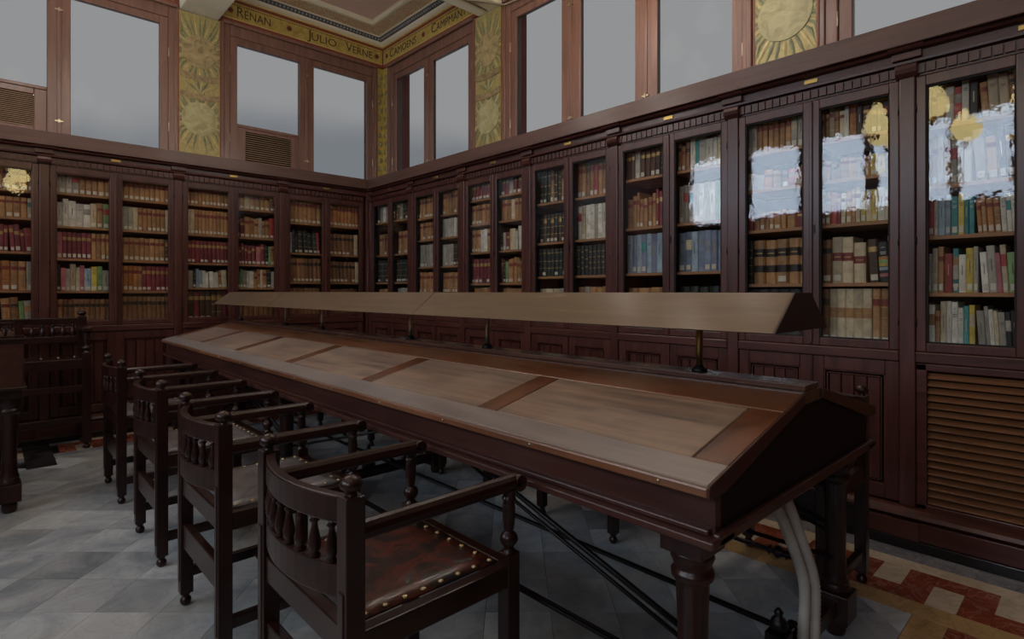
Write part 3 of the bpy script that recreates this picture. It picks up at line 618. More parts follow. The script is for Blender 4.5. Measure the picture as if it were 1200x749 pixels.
# ------------------------------------------------------------------ bookcases
pil_me = cap_me = None
def pilaster(t, x):
    global pil_me, cap_me
    if pil_me is None:
        pil_me = MB().box(-0.034, 0.034, -0.022, 0.03, 0.19, 2.315).mesh('pilaster', 'woodz')
        cap_me = MB().prism([(-0.022, 2.305), (-0.03, 2.308), (-0.046, 2.325), (-0.052, 2.345), (-0.046, 2.365), (-0.03, 2.372), (0, 2.372), (0, 2.305)], 'x', -0.046, 0.046).mesh('capital', 'wood')
    for nm, me, bv in (('pilaster', pil_me, 0.006), ('capital', cap_me, 0.003)):
        o = bpy.data.objects.new(nm, me); COL.objects.link(o); o.parent = t; o.location = (x, 0, 0)
        b = o.modifiers.new('bevel', 'BEVEL'); b.width = bv; b.segments = 2; b.angle_limit = 0.7
dent_me = None
FINE = {'B5', 'B6', 'B7'}
def bookcase(cid, wall_, pos, W, shelves, label, louvre=False, depth=0.40, lastpil=False):
    global dent_me
    loc = (pos, FA, 0) if wall_ == 'A' else (FB, pos, 0)
    t = thing('bookcase', label, 'bookcase', loc, 0 if wall_ == 'A' else -PI / 2, 'built in bookcases along the walls')
    a, b = 0.034, W - 0.034; mid = (a + b) / 2
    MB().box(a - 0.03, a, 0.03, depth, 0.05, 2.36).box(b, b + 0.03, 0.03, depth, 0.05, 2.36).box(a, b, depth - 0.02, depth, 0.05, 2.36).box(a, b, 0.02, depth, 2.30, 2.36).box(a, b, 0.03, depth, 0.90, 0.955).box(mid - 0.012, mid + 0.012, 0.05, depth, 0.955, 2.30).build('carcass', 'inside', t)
    pilaster(t, 0.0)
    if lastpil: pilaster(t, W)
    box(a, b, -0.008, 0.03, 2.307, 2.368).build('top_rail', 'wood', t)
    n = 20; pt = (b - a) / n
    if wall_ + str(cid) in FINE:
        if dent_me is None: dent_me = box(-0.017, 0.017, -0.022, -0.006, 2.318, 2.362).mesh('dentil', 'wood')
        for k in range(n):
            o = bpy.data.objects.new('dentil', dent_me); COL.objects.link(o); o.parent = t; o.location = (a + pt * (k + 0.5), 0, 0)
    else:
        m = MB()
        for k in range(n): c = a + pt * (k + 0.5); m.box(c - pt * 0.4, c + pt * 0.4, -0.022, -0.006, 2.318, 2.362)
        m.build('dentil', 'wood', t)['kind'] = 'stuff'
    MB().prism([(-0.012, 2.37), (-0.034, 2.374), (-0.036, 2.386), (-0.016, 2.394), (0.02, 2.394), (0.02, 2.37)], 'x', -0.0, W).build('bead_moulding', 'wood', t)
    bp = box(mid - 0.035, mid + 0.035, -0.019, -0.012, 2.401, 2.424).build('number_plate', 'brass', t, bevel=0.002); bp['label'] = 'small brass plate'
    box(0.0, W, -0.013, 0.03, 2.394, 2.434).build('frieze_board', 'wood', t)
    box(-0.062, 0.062, -0.036, 0.0, 2.396, 2.432).build('breakfront_block', 'wood', t, bevel=0.004)
    MB().prism([(-0.036, 2.434), (-0.056, 2.437), (-0.064, 2.446), (-0.056, 2.456), (-0.03, 2.459), (0.02, 2.459), (0.02, 2.434)], 'x', -0.075, 0.075).build('breakfront_torus', 'wood', t)
    # shelves and doors
    bays = []
    for s, (x0, x1) in enumerate(((a, mid), (mid, b))):
        zs = shelves[s]
        for z in zs: box(x0 + 0.004 + (0.01 if s else 0), x1 - 0.004 - (0 if s else 0.01), 0.035, depth - 0.03, z - 0.02, z).build('shelf', 'shelf', t, bevel=0.002, seg=1)
        g0, g1 = x0 + 0.042, x1 - 0.042; z0, z1 = 0.958, 2.304
        d = MB().box(x0 + 0.001, g0, -0.014, 0.016, z0, z1).box(g1, x1 - 0.001, -0.014, 0.016, z0, z1).box(g0, g1, -0.014, 0.016, 2.252, z1).box(g0, g1, -0.014, 0.016, z0, 1.0)
        door = d.build('door', 'woodz', t, bevel=0.004); door['label'] = 'glazed door'
        q = 0.007
        MB().box(g0 - 0.001, g0 + q, -0.008, 0.012, 1.0, 2.252).box(g1 - q, g1 + 0.001, -0.008, 0.012, 1.0, 2.252).box(g0, g1, -0.008, 0.012, 2.245, 2.253).box(g0, g1, -0.008, 0.012, 0.999, 1.007).build('glazing_bead', 'black' if wall_ == 'B' else 'wood', door)
        gp = box(g0 + 0.002, g1 - 0.002, 0.001, 0.004, 1.002, 2.25).build('glass_pane', 'glass', door)
        if s == 0: MB().box(x1 - 0.009, x1 + 0.009, -0.024, -0.012, z0 + 0.01, z1 - 0.004).build('astragal', 'woodz', door, bevel=0.004)
        ex = x1 - 0.022 if s == 0 else x0 + 0.02
        if s: MB().box(x0 + 0.012, x0 + 0.021, -0.018, -0.013, 1.57, 1.62).build('keyhole_plate', 'iron', door)
        for z in (1.5, 2.15, 1.1):
            hx = x0 + 0.003 if s == 0 else x1 - 0.003
            MB().lathe([(0.003, -0.02), (0.004, 0.0), (0.003, 0.02)], (hx, -0.016, z), 6).build('hinge', 'iron', door)
        bays.append((x0 + 0.016 + (0.008 if s else 0), x1 - 0.016 - (0 if s else 0.008)))
    # waist rail and lower part
    box(a, b, -0.022, 0.03, 0.903, 0.956).build('waist_rail', 'wood', t, bevel=0.006)
    if louvre:
        f = MB().box(a, a + 0.045, -0.012, 0.03, 0.19, 0.90).box(b - 0.045, b, -0.012, 0.03, 0.19, 0.90).box(a, b, -0.012, 0.03, 0.865, 0.90).box(a, b, -0.012, 0.03, 0.19, 0.215).build('grille_frame', 'wood', t, bevel=0.005)
        box(a, b, 0.06, 0.07, 0.19, 0.9).build('grille_back', 'black', t)
        sl = None; n = 18; p = (0.862 - 0.218) / n
        for k in range(n):
            z = 0.218 + p * (k + 0.5)
            if sl is None: sl = MB().prism([(-0.008, -p * 0.40), (-0.005, -p * 0.50), (0.026, p * 0.16), (0.023, p * 0.26)], 'x', a + 0.046, b - 0.046).mesh('slat', 'louvre')
            o = bpy.data.objects.new('slat', sl); COL.objects.link(o); o.parent = t; o.location = (0, 0, z)
    else:
        for s, (x0, x1) in enumerate(((a, mid), (mid, b))):
            g0, g1 = x0 + 0.062, x1 - 0.062; z0, z1 = 0.20, 0.90
            d = MB().box(x0 + 0.002, g0, -0.008, 0.02, z0, z1).box(g1, x1 - 0.002, -0.008, 0.02, z0, z1).box(g0, g1, -0.008, 0.02, 0.832, z1).box(g0, g1, -0.008, 0.02, z0, 0.27).build('lower_door', 'woodz', t, bevel=0.004)
            for e in (0.0, 0.014):
                MB().box(g0 + e, g0 + e + 0.006, -0.003, 0.02, 0.27 + e, 0.832 - e).box(g1 - e - 0.006, g1 - e, -0.003, 0.02, 0.27 + e, 0.832 - e).box(g0 + e, g1 - e, -0.003, 0.02, 0.826 - e, 0.832 - e).box(g0 + e, g1 - e, -0.003, 0.02, 0.27 + e, 0.276 + e).build('panel_moulding', 'woodz', d)
            h0, h1 = g0 + 0.022, g1 - 0.022
            for k in range(4):
                pw = (h1 - h0) / 4; p0 = h0 + pw * k
                box(p0 + 0.002, p0 + pw - 0.002, 0.006 - 0.002 * (k % 2), 0.018, 0.29, 0.81).build('plank', 'woodz', d, bevel=0.003, seg=1)
            if s == 0: MB().box(x1 - 0.006, x1 + 0.006, -0.016, -0.006, z0, z1).build('astragal', 'woodz', d)
    MB().prism([(-0.03, 0.138), (-0.06, 0.142), (-0.074, 0.155), (-0.066, 0.172), (-0.04, 0.186), (-0.01, 0.192), (0.03, 0.192), (0.03, 0.138)], 'x', 0, W).build('base_moulding', 'wood', t)
    box(0, W, -0.078, 0.03, 0.05, 0.138).build('plinth', 'wood', t, bevel=0.003)
    box(-0.06, 0.06, -0.086, -0.06, 0.05, 0.138).build('plinth_block', 'wood', t, bevel=0.003)
    return t, bays

WB, WAA = 0.8885, 0.978
CASES = []
def B_(k): return 0.686 + WB * k
SB = {7: [2.06, 1.77, 1.524, 1.246], 6: [2.083, 1.862, 1.62, 1.298], 5: [2.057, 1.707, 1.383], 4: [1.986, 1.657, 1.377], 3: [2.118, 1.888, 1.622, 1.33], 2: [2.032, 1.80, 1.512, 1.24], 1: [2.06, 1.678, 1.358]}
BK = {
 'B7': (['yttwrwxtccb', 'btgtgwwgtxd', 'wrglleyeeototwww', 'gctrewygwgpcn', 'twtcwwweyggwcgxx'], ['ttbtctt', 'gbtgtw', 'gtgbtt', 'gtbtcw', 'btgtwt']),
 'B6': (['ggttttttggt', 'tggotbrto', 'rbttttttmr', 'kttttt', 'xxxxxx'], ['btctcwoxdddxg', 'ttbttgtyyt', 'btrmcttcycywct', 'bcccdxw', 'bccccct tt'.replace(' ', '')]),
 'B5': (['ddgddddkk', 'tttttttmmng', 'lulululuu', 'tttt', 'tttt'], ['btbwewwwcc', 'ggggwwwnnn', 'uuluuuuu', 'xkkkk', 'ddddd']),
 'B4': (['kkktkkttr', 'kdkdkdkdg', 'kkkkkkkk', 'cccgc'], ['ttbtrttbt', 'wcwwgwwgw', 'kkkkkkkkk', 'tgtttb']),
 'B3': (['mmrmmrm', 'ttbttmm', 'tttwwttb', 'mmmmmrm', 'otttott'], ['mmgmmgm', 'tttctttt', 'kgmcwwcm', 'mknttttttt', 'tttttttt']),
 'B2': (['ttbttttt', 'tbttbtt', 'gggggggg', 'ttttttttt', 'bbtbbtb'], ['tttbtttt', 'ggwgwgww', 'ggggkkmm', 'ttttttttt', 'tbtbtbb']),
 'B1': (['xgwgkk', 'ttbttt', 'kkkkkk', 'tttttt'], ['dgkkkd', 'tttott', 'kkkkkkk', 'gggggg']),
 'A0': (['tttbtt', 'tcttct', 'mmbmmm', 'tttoot', 'bbtbtb'], ['ttttbttt', 'rttcttttc', 'nkmmmmmmmr', 'tttoottg', 'tootttbng']),
 'A1': (['ggggttttt', 'ggwwwwctn', 'mpmmmmmmtttt', 'kxpgccplyng', 'ttbbbbbbbbb'], ['tttttttttt', 'gggcttttttc', 'tttttttttd', 'toootmmmmmm', 'bbbbbbbbbbb']),
 'A2': (['ttbtttttttbt', 'tccttttttttt', 'mmmmmmmmmmm', 'wgkllwwwwtc', 'ddmddddm'], ['ttcttttd', 'dmtttgttr', 'mmmmmmpmkno', 'nengwwttctkw', 'bbbbbbbb']),
 'A3': (['cttttttt', 'llkxkkkkr', 'bbbtbbbbb', 'bbbbbbbbb', 'bbdbbdbbd'], ['ooooootoo', 'bbbbbbbc', 'bbbbbbbbc', 'bbbbbbbd', 'bbbbbbb'])}
CNAME = {'B7': 'bookcase above the slatted grille', 'B6': 'second bookcase from the right', 'B5': 'third bookcase from the right', 'B4': 'fourth bookcase from the right',
 'B3': 'fifth bookcase from the right', 'B2': 'second bookcase right of corner', 'B1': 'first bookcase right of corner', 'A3': 'first bookcase left of corner',
 'A2': 'second bookcase left of corner', 'A1': 'third bookcase left of corner', 'A0': 'bookcase at the left edge'}
LBL = {'B7': 'glazed mahogany bookcase nearest the viewer with slatted grille in its lower half', 'B6': 'glazed bookcase second from the right, beyond the end of the reading desk',
 'B5': 'glazed bookcase third from the right, with a row of blue grey volumes', 'B4': 'glazed bookcase fourth from the right, with long rows of black green volumes',
 'B3': 'glazed bookcase fifth from the right, with maroon volumes on its fourth shelf', 'B2': 'glazed bookcase second right of the corner, mostly tan volumes',
 'B1': 'narrow looking glazed bookcase just right of the room corner', 'A3': 'glazed bookcase just left of the corner, mostly brown leather volumes',
 'A2': 'glazed bookcase second left of the corner, behind the far desk end', 'A1': 'glazed bookcase third left of the corner, between bench and desk', 'A0': 'glazed bookcase cut by the left edge, above the bench'}
for k in range(7, 0, -1):
    sh = SB[k]; t, bays = bookcase(k, 'B', B_(7 - k), WB, (sh, sh), LBL['B%d' % k], louvre=(k == 7))
    CASES.append(('B%d' % k, t, bays, sh))
SA = {0: [2.083, 1.858, 1.578, 1.261], 1: [2.093, 1.811, 1.535, 1.258], 2: [2.105, 1.813, 1.533, 1.291], 3: [2.008, 1.677, 1.358]}
for k in range(4):
    t, bays = bookcase(k, 'A', 0.35 + WAA * (k - 1), WAA, (SA[k], SA[k]), LBL['A%d' % k], lastpil=False)
    CASES.append(('A%d' % k, t, bays, SA[k]))
# corner post and continuous cornice, skirting
t = thing('corner_post', 'dark mahogany post filling the corner between the two rows of bookcases', 'post', (0, 0, 0))
MB().box(3.284, FB + 0.02, FA - 0.03, FA + 0.1, 0.05, 2.46).box(FB - 0.03, FB + 0.1, 6.0, FA + 0.02, 0.05, 2.46).build('stiles', 'woodz', t, bevel=0.004)
for x in (3.30, 3.325): MB().lathe([(0.007, 0.2), (0.007, 2.3)], (x, FA - 0.032, 0), 6).build('reed', 'woodz', t)
for w_, a, b, lb in (('A', -2.2, 3.34 - 0.07, 'deep plain brown fascia board capping the left bookcases'), ('B', -1.2, 6.05 - 0.07, 'deep plain brown fascia board capping the right bookcases')):
    t = thing('cornice', lb, 'cornice', (0, FA, 0) if w_ == 'A' else (FB, 0, 0), 0 if w_ == 'A' else -PI / 2)
    x0, x1 = (a, b) if w_ == 'A' else (-b, -a)
    box(x0, x1, -0.07, -0.04, 2.457, 2.572).build('fascia_board', 'fascia', t, bevel=0.004)
    box(x0, x1 + (0.4 if w_ == 'A' else 0), -0.042, 0.42 if w_ == 'B' else 0.40, 2.54, 2.566).build('top_board', 'fascia', t)
    if w_ == 'B': box(x0 - 0.4, x0, 0.0, 0.42, 2.54, 2.5655).build('top_board', 'fascia', t)
    MB().prism([(-0.02, 2.432), (-0.046, 2.436), (-0.054, 2.445), (-0.046, 2.454), (-0.03, 2.458), (0.02, 2.458), (0.02, 2.432)], 'x', x0, x1 + 0.02).build('torus_moulding', 'wood', t)
for w_, nm, a, b in (('A', 'baseboard_left', -2.2, 3.34), ('B', 'baseboard_right', -1.2, 6.05)):
    o = (box(a, b, FA - 0.088, FA + 0.1, 0, 0.05) if w_ == 'A' else box(FB - 0.088, FB + 0.1, a, b, 0, 0.05)).build(nm, 'stone', bevel=0.004)
    tag(o, 'black stone skirting under the %s bookcases' % ('left' if w_ == 'A' else 'right'), 'baseboard', kind='structure')
# plain panelled wainscot on the walls out of view
for nm, bx, lb in (('wainscot', (-3.98, -3.62, -2.6, 6.4, 0, 2.56), 'plain mahogany casework along the wall across the room'), ('wainscot', (-3.6, 3.3, -2.58, -2.25, 0, 2.56), 'plain mahogany casework along the wall behind')):
    tag(box(*bx).build(nm, 'woodz', bevel=0.01), lb, 'casework', kind='structure')

# ------------------------------------------------------------------ books
ORD = ['first', 'second', 'third', 'fourth', 'fifth', 'sixth', 'seventh', 'eighth', 'ninth', 'tenth', 'eleventh', 'twelfth', 'thirteenth', 'fourteenth', 'fifteenth', 'sixteenth', 'seventeenth']
ROWS = {5: ['top', 'second', 'middle', 'fourth', 'bottom'], 4: ['top', 'second', 'third', 'bottom']}
BOOKS = []
LEATHER = 'tbdmok'
TAGP = {'A': 0.92, 'B1': 0.5, 'B2': 0.6, 'B3': 0.7, 'B4': 0.55, 'B5': 0.5, 'B6': 0.45, 'B7': 0.85}
for cid, t, bays, sh in CASES:
    wall_ = cid[0]; rows_l = BK[cid]; zs = [1.0 if False else s for s in sh] + [0.962 if cid != 'B5' and cid != 'A3' else 0.962]
    for s in (0, 1):
        x0, x1 = bays[s]; rows = rows_l[s]
        for r in range(len(zs)):
            st = rows[min(r, len(rows) - 1)]; z = zs[r]; top = 2.296 if r == 0 else zs[r - 1] - 0.02; gap = top - z
            setlike = len(set(st)) <= 3 and cid != 'B7'
            wts = [R.uniform(0.92, 1.08) if setlike else R.uniform(0.62, 1.35) for _ in st]
            if cid == 'B6' and s == 0 and r == 3: wts = [0.45, 1.0, 0.95, 0.95, 0.9, 0.9]
            if cid == 'B6' and s == 1 and r == 3: wts = [0.9, 0.9, 0.9, 1.0, 0.85, 0.8, 0.5]
            tot = sum(wts); wid = (x1 - x0) * (0.985 if setlike else 0.965); x = x0 + 0.002; started = False
            hb = gap * R.uniform(0.80, 0.9)
            if gap > 0.3: hb = R.uniform(0.235, 0.28) if r < 3 else R.uniform(0.315, 0.33)
            if cid == 'B6' and r == 3: hb = 0.262
            if cid == 'B6' and s == 0 and r == 2: hb = 0.11
            if cid == 'B6' and r == 1: hb = gap * 0.55
            leanrow = (not setlike) and R.random() < 0.35
            anylean = leanrow or (cid == 'B7' and r == 0)
            if anylean: wid -= hb * 0.07
            for i, ch in enumerate(st):
                bw = wid * wts[i] / tot; hh = hb * (R.uniform(0.985, 1.01) if setlike else R.uniform(0.80, 1.04)); hh = min(hh, gap - 0.012)
                lean = 0.0
                if (leanrow and i > len(st) * 0.55) or (cid == 'B7' and r == 0 and i > 6): lean = -0.06
                if lean and not started: x += hb * 0.065; started = True
                ln = (x1 - 0.004 - (x + bw))
                BOOKS.append(dict(cid=cid, root=t, wall=wall_, s=s, r=r, i=i, n=len(st), nr=len(zs), ch=ch, x=x, w=bw - 0.0012, z=z, h=hh, y=0.052 + R.uniform(0, 0.008) + (0.02 if gap > 0.3 else 0), d=R.uniform(0.15, 0.2),
                    lean=lean, set=setlike, tag=R.random() < TAGP.get(cid, TAGP.get(wall_, 0.6)), key=R.random()))
                x += bw
def bworld(b, lx, ly, lz):
    m = b['root']
    if b['wall'] == 'A': return (m.location.x + lx, m.location.y + ly, lz)
    return (m.location.x + ly, m.location.y - lx, lz)
for b in BOOKS:
    pa = proj(bworld(b, b['x'], b['y'], b['z'])); pb = proj(bworld(b, b['x'] + b['w'], b['y'], b['z'] + b['h'])); b['area'] = 0
    if pa and pb:
        cx, cy = (pa[0] + pb[0]) / 2, (pa[1] + pb[1]) / 2
        if 6 < cx < 1194:
            b['area'] = abs(pa[0] - pb[0]) * abs(pa[1] - pb[1])
            if 250 < cx < 925 and cy > 335: b['area'] = 0            # behind the lamp shade
BOOKS.sort(key=lambda b: -b['area'])
def cover(mb, b, mi=0, ox=0.0, solid=False):
    w, h, d, y = b['w'], b['h'], b['d'], b['y']; x = ox; k = w * (0.22 if b['ch'] in LEATHER else 0.10); c = 0.0022; nn = 4
    rows = [(x + w * (0.5 - 0.5 * math.cos(PI * i / nn)), y - k * math.sin(PI * i / nn) + k) for i in range(nn + 1)]
    end = [(x + w, y + d)] if solid else [(x + w, y + d), (x + w - c, y + d), (x + w - c, y + k + c), (x + c, y + k + c), (x + c, y + d)]
    mb.prism([(x, y + d)] + rows + end, 'z', 0, h, mi)
def band(mb, b, z0, z1, f0, f1, out, mi=0):
    w, y = b['w'], b['y']; k = w * (0.22 if b['ch'] in LEATHER else 0.10); nn = 6; vs = []
    for i in range(nn + 1):
        u = f0 + (f1 - f0) * i / nn; a = math.acos(max(-1, min(1, 1 - 2 * u))); px = w * u; py = y - k * math.sin(a) + k - out
        vs += [(px, py, z0), (px, py, z1), (px, py + out + 0.001, z0), (px, py + out + 0.001, z1)]
    fs = []
    for i in range(nn):
        q = 4 * i; fs += [(q, q + 4, q + 5, q + 1), (q + 1, q + 5, q + 7, q + 3), (q, q + 2, q + 6, q + 4)]
    fs += [(0, 1, 3, 2), (4 * nn, 4 * nn + 2, 4 * nn + 3, 4 * nn + 1)]
    mb.add(vs, fs, mi)
M['title_red'] = plain('title_label_red', (0.20, 0.03, 0.025), 0.5); M['title_dark'] = plain('title_label_black', (0.025, 0.018, 0.016), 0.5)
M['gilt'] = plain('gilt_tooling', (0.42, 0.28, 0.10), 0.4, 0.5)
TITLEC = {'t': 'title_red', 'b': 'title_dark', 'd': 'gilt', 'm': 'gilt', 'o': 'title_red', 'k': 'gilt', 'c': 'title_red', 'w': 'ink', 'g': 'ink', 'u': 'gilt', 'x': 'tag', 'l': 'ink', 'y': 'ink', 'r': 'gilt', 'n': 'ink', 'e': 'tag', 'p': 'ink'}
STM = ['bk_' + k for k in BOOKC] + ['tag', 'title_red', 'title_dark', 'gilt']
stuff = MB(); seen_lab = set()
for n_, b in enumerate(BOOKS):
    ch = b['ch']; big = n_ < 300 and b['area'] > 0; hh = b['h']; h3 = (R.uniform(0.66, 0.8)) if not b['set'] else 0.74
    style = ch in LEATHER or (ch == 'c' and b['cid'] == 'B6')
    lx = b['x']; rot = b['lean']
    if big:
        mb = MB(); cover(mb, b); o = mb.build('book', 'bk_' + ch, None); o.parent = None
        # world placement: books stand on the shelves and are things of their own
        p = bworld(b, lx + (hh * math.sin(rot) * 0.0), 0, b['z'] + 0.0006); o.location = p
        o.rotation_euler = (0, rot, 0) if b['wall'] == 'A' else (Matrix.Rotation(-PI / 2, 4, 'Z') @ Matrix.Rotation(rot, 4, 'Y')).to_euler()
        rowname = ROWS[b['nr']][b['r']]
        side = ('left' if b['s'] == 0 else 'right')
        col = BOOKC[ch][0]
        lab = '%s book, %s from left, %s shelf, %s door, %s' % (col, ORD[b['i']], rowname, side, CNAME[b['cid']])
        tag(o, lab, 'book', 'books on the glazed shelves')
        box(0.0035, b['w'] - 0.0035, b['y'] + b['w'] * 0.25 + 0.004, b['y'] + b['d'] - 0.002, 0.002, hh - 0.004).build('page_block', 'paper', o)
        def put(nm, z0, z1, f0, f1, out, m): q = MB(); band(q, b, z0 * hh, z1 * hh, f0, f1, out); return q.build(nm, m, o)
        if b['cid'] == 'B6' and b['s'] == 0 and b['r'] == 3 and ch == 't':
            put('title_label', 0.62, 0.80, 0, 1, 0.0012, 'title_dark'); put('title_label', 0.26, 0.42, 0, 1, 0.0012, 'title_dark'); put('title_label', 0.69, 0.71, 0.2, 0.8, 0.0018, 'gilt')
        elif b['cid'] == 'B6' and ch == 'c' and b['r'] > 2:
            put('title_label', 0.48, 0.66, 0, 1, 0.001, 'title_red' if b['r'] == 3 else 'bk_t'); put('title_label', 0.555, 0.575, 0.2, 0.8, 0.0016, 'gilt')
        elif style:
            for q in (0.14, 0.32, 0.5, 0.68, 0.86): put('raised_band', q - 0.009, q + 0.009, 0, 1, 0.0016, 'bk_' + ch)
            if ch != 'k': put('title_label', h3 - 0.04, h3 + 0.08, 0.06, 0.94, 0.0011, TITLEC[ch])
            else:
                for q in (0.24, 0.42, 0.6, 0.78): put('gilt_tooling', q - 0.012, q + 0.012, 0.2, 0.8, 0.0012, 'gilt')
        else:
            if b['key'] < 0.45: put('title_print', 0.45, 0.72, 0.45, 0.55, 0.0006, TITLEC[ch])
            elif b['key'] < 0.8:
                put('title_print', 0.74, 0.755, 0.2, 0.8, 0.0006, TITLEC[ch]); put('title_print', 0.70, 0.715, 0.25, 0.75, 0.0006, TITLEC[ch]); put('title_print', 0.86, 0.87, 0.3, 0.7, 0.0006, TITLEC[ch])
            else: put('title_label', 0.55, 0.8, 0.0, 1.0, 0.0006, 'bk_' + R.choice('etgcr'))
            if b['cid'] == 'B7' and ch == 'e' and b['r'] == 3: put('title_label', 0.3, 0.62, 0, 1, 0.0008, 'bk_g'); put('title_label', 0.12, 0.2, 0, 1, 0.0008, 'tag')
            if b['cid'] == 'B6' and ch == 'x' and b['r'] == 3:
                for q, m in ((0.52, 'bk_n'), (0.44, 'bk_y'), (0.6, 'bk_o'), (0.34, 'bk_l'), (0.18, 'bk_p')): put('colour_band', q - 0.04, q + 0.04, 0, 1, 0.0006, m)
        if b['tag']: put('spine_label', 0.05, 0.05 + min(0.17, 0.024 / hh + 0.03), 0.16, 0.84, 0.0019, 'tag')
    else:
        mb = MB(); cover(mb, b, STM.index('bk_' + ch), 0, True); band(mb, b, 0.02 * hh, 0.03 * hh, 0, 1, 0.0003, STM.index('bk_' + ch))
        if style and ch != 'k': band(mb, b, (h3 - 0.05) * hh, (h3 + 0.08) * hh, 0.05, 0.95, 0.001, STM.index(TITLEC[ch]))
        if ch in 'kd':
            for q in (0.3, 0.55, 0.85): band(mb, b, (q - 0.012) * hh, (q + 0.012) * hh, 0.1, 0.9, 0.001, STM.index('gilt'))
        if b['tag']: band(mb, b, 0.05 * hh, 0.05 * hh + 0.024, 0.14, 0.86, 0.0016, STM.index('tag'))
        o = b['root']; mt = Matrix.Translation(o.location) @ Matrix.Rotation(0 if b['wall'] == 'A' else -PI / 2, 4, 'Z') @ Matrix.Translation((lx, 0, b['z'] + 0.0006)) @ Matrix.Rotation(rot, 4, 'Y')
        off = len(stuff.v); stuff.v += [tuple(mt @ Vector(v)) for v in mb.v]; stuff.f += [[i + off for i in f] for f in mb.f]; stuff.mi += mb.mi; stuff.sm += mb.sm
o = stuff.build('book_row', STM); tag(o, 'smaller bound volumes filling the remaining shelves of the bookcases', 'books', 'books on the glazed shelves', 'stuff')

# ------------------------------------------------------------------ reading desk
DX, DY0, DY1 = 1.76, 0.595, 5.75
ZE, ZR, HW, CWD = 0.832, 0.972, 0.61, 0.075        # eave height, ridge height, half width, half cap width
def sl(u): return ZE + (ZR - 0.012 - ZE) * u       # u 0 at the eave, 1 at the cap
def sx_(side, u): return DX + side * (HW - (HW - CWD) * u)
desk = thing('reading_desk', 'long double sloped mahogany reading desk with worn panelled tops on turned legs', 'desk', (0, 0, 0))
def slab(name, side, u0, u1, y0, y1, mat, lift=0.0, th=0.026, bev=0.0025):
    p = [(sx_(side, u0), sl(u0) + lift), (sx_(side, u1), sl(u1) + lift)]
    pts = p + [(p[1][0], p[1][1] - th), (p[0][0], p[0][1] - th)]
    return MB().prism(pts if side > 0 else pts[::-1], 'y', y0, y1).build(name, mat, desk, bevel=bev, seg=1)
BT = [(0.68 + 0.0, None)]
for side in (-1, 1):
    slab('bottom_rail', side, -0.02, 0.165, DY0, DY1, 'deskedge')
    slab('top_rail', side, 0.755, 1.0, DY0, DY1, 'deskrail')
    slab('end_batten', side, 0.168, 0.752, DY0, 0.685, 'deskbatten'); slab('end_batten', side, 0.168, 0.752, DY1 - 0.09, DY1, 'deskbatten')
    ys = [0.688, 1.402, 2.232, 3.125, 4.02, 4.86, DY1 - 0.093]
    for k in range(6):
        a = ys[k] if k == 0 else ys[k] + 0.096
        slab('panel', side, 0.168, 0.752, a + 0.0015, ys[k + 1] - 0.0015, 'deskpanel', -0.0012)
    for y in ys[1:-1]: slab('batten', side, 0.168, 0.752, y, y + 0.094, 'deskbatten', -0.0003)
    xe = DX + side * HW
    x0, x1 = sorted((xe - side * 0.03, xe - side * 0.055))
    box(x0, x1, DY0 + 0.004, DY1 - 0.004, 0.70, ZE - 0.02).build('apron', 'apron', desk)
    lip = MB().prism([(xe + side * 0.016, ZE - 0.030), (xe + side * 0.016, ZE - 0.008), (xe - side * 0.05, ZE - 0.008), (xe - side * 0.05, ZE - 0.030)], 'y', DY0, DY1).build('edge_lip', 'deskrail', desk, bevel=0.004)
    x0, x1 = sorted((xe + side * 0.012, xe - side * 0.09))
    mo = MB().box(x0, x1, DY0 - 0.012, DY1 + 0.012, 0.688, 0.708)
    x0, x1 = sorted((xe - side * 0.012, xe - side * 0.09)); mo.box(x0, x1, DY0 + 0.012, DY1 - 0.012, 0.708, 0.722).box(x0, x1, DY0 + 0.012, DY1 - 0.012, 0.676, 0.688)
    mo.build('bottom_moulding', 'apron', desk, bevel=0.004)
    for y in [DY0 + 0.12 + 0.42 * k for k in range(13)]:
        MB().lathe([(0.0045, -0.002), (0.0045, 0.001), (0.001, 0.0025)], (xe + side * 0.017, y, ZE - 0.019), 6, 0, Matrix.Rotation(side * PI / 2, 4, 'Y')).build('screw_head', 'dimbrass', desk)
# strips closing the board ends, then the gable ends
for side in (-1, 1):
    xe = DX + side * HW
    pts = [(xe + side * 0.017, ZE - 0.031), (xe + side * 0.017, ZE - 0.007), (sx_(side, -0.02), sl(-0.02) + 0.001), (sx_(side, 1.0), sl(1.0) + 0.001), (sx_(side, 1.0), sl(1.0) - 0.030), (xe - side * 0.06, ZE - 0.031)]
    for y0, y1 in ((DY0 - 0.007, DY0 + 0.0), (DY1, DY1 + 0.007)):
        MB().prism(pts if side > 0 else pts[::-1], 'y', y0, y1).build('end_strip', 'apron', desk, bevel=0.002)
# gable ends
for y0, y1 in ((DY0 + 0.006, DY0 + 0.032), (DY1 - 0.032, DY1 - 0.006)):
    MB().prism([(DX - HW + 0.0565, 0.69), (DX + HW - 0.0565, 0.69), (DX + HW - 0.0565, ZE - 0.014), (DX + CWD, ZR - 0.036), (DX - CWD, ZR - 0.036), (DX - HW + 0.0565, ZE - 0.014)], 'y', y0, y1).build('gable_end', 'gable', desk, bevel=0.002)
    MB().box(DX - HW + 0.02, DX + HW - 0.02, y0 - 0.018 if y0 < 1 else y1, y0 if y0 < 1 else y1 + 0.018, 0.688, 0.716).build('end_moulding', 'apron', desk, bevel=0.005)
MB().box(DX - CWD - 0.004, DX + CWD + 0.004, DY0, DY1, ZR - 0.045, ZR - 0.008).build('cap_base', 'deskcap', desk, bevel=0.003)
MB().box(DX - CWD * 0.72, DX + CWD * 0.72, DY0, DY1, ZR - 0.008, ZR + 0.010).build('ridge_cap', 'deskcap', desk, bevel=0.003)
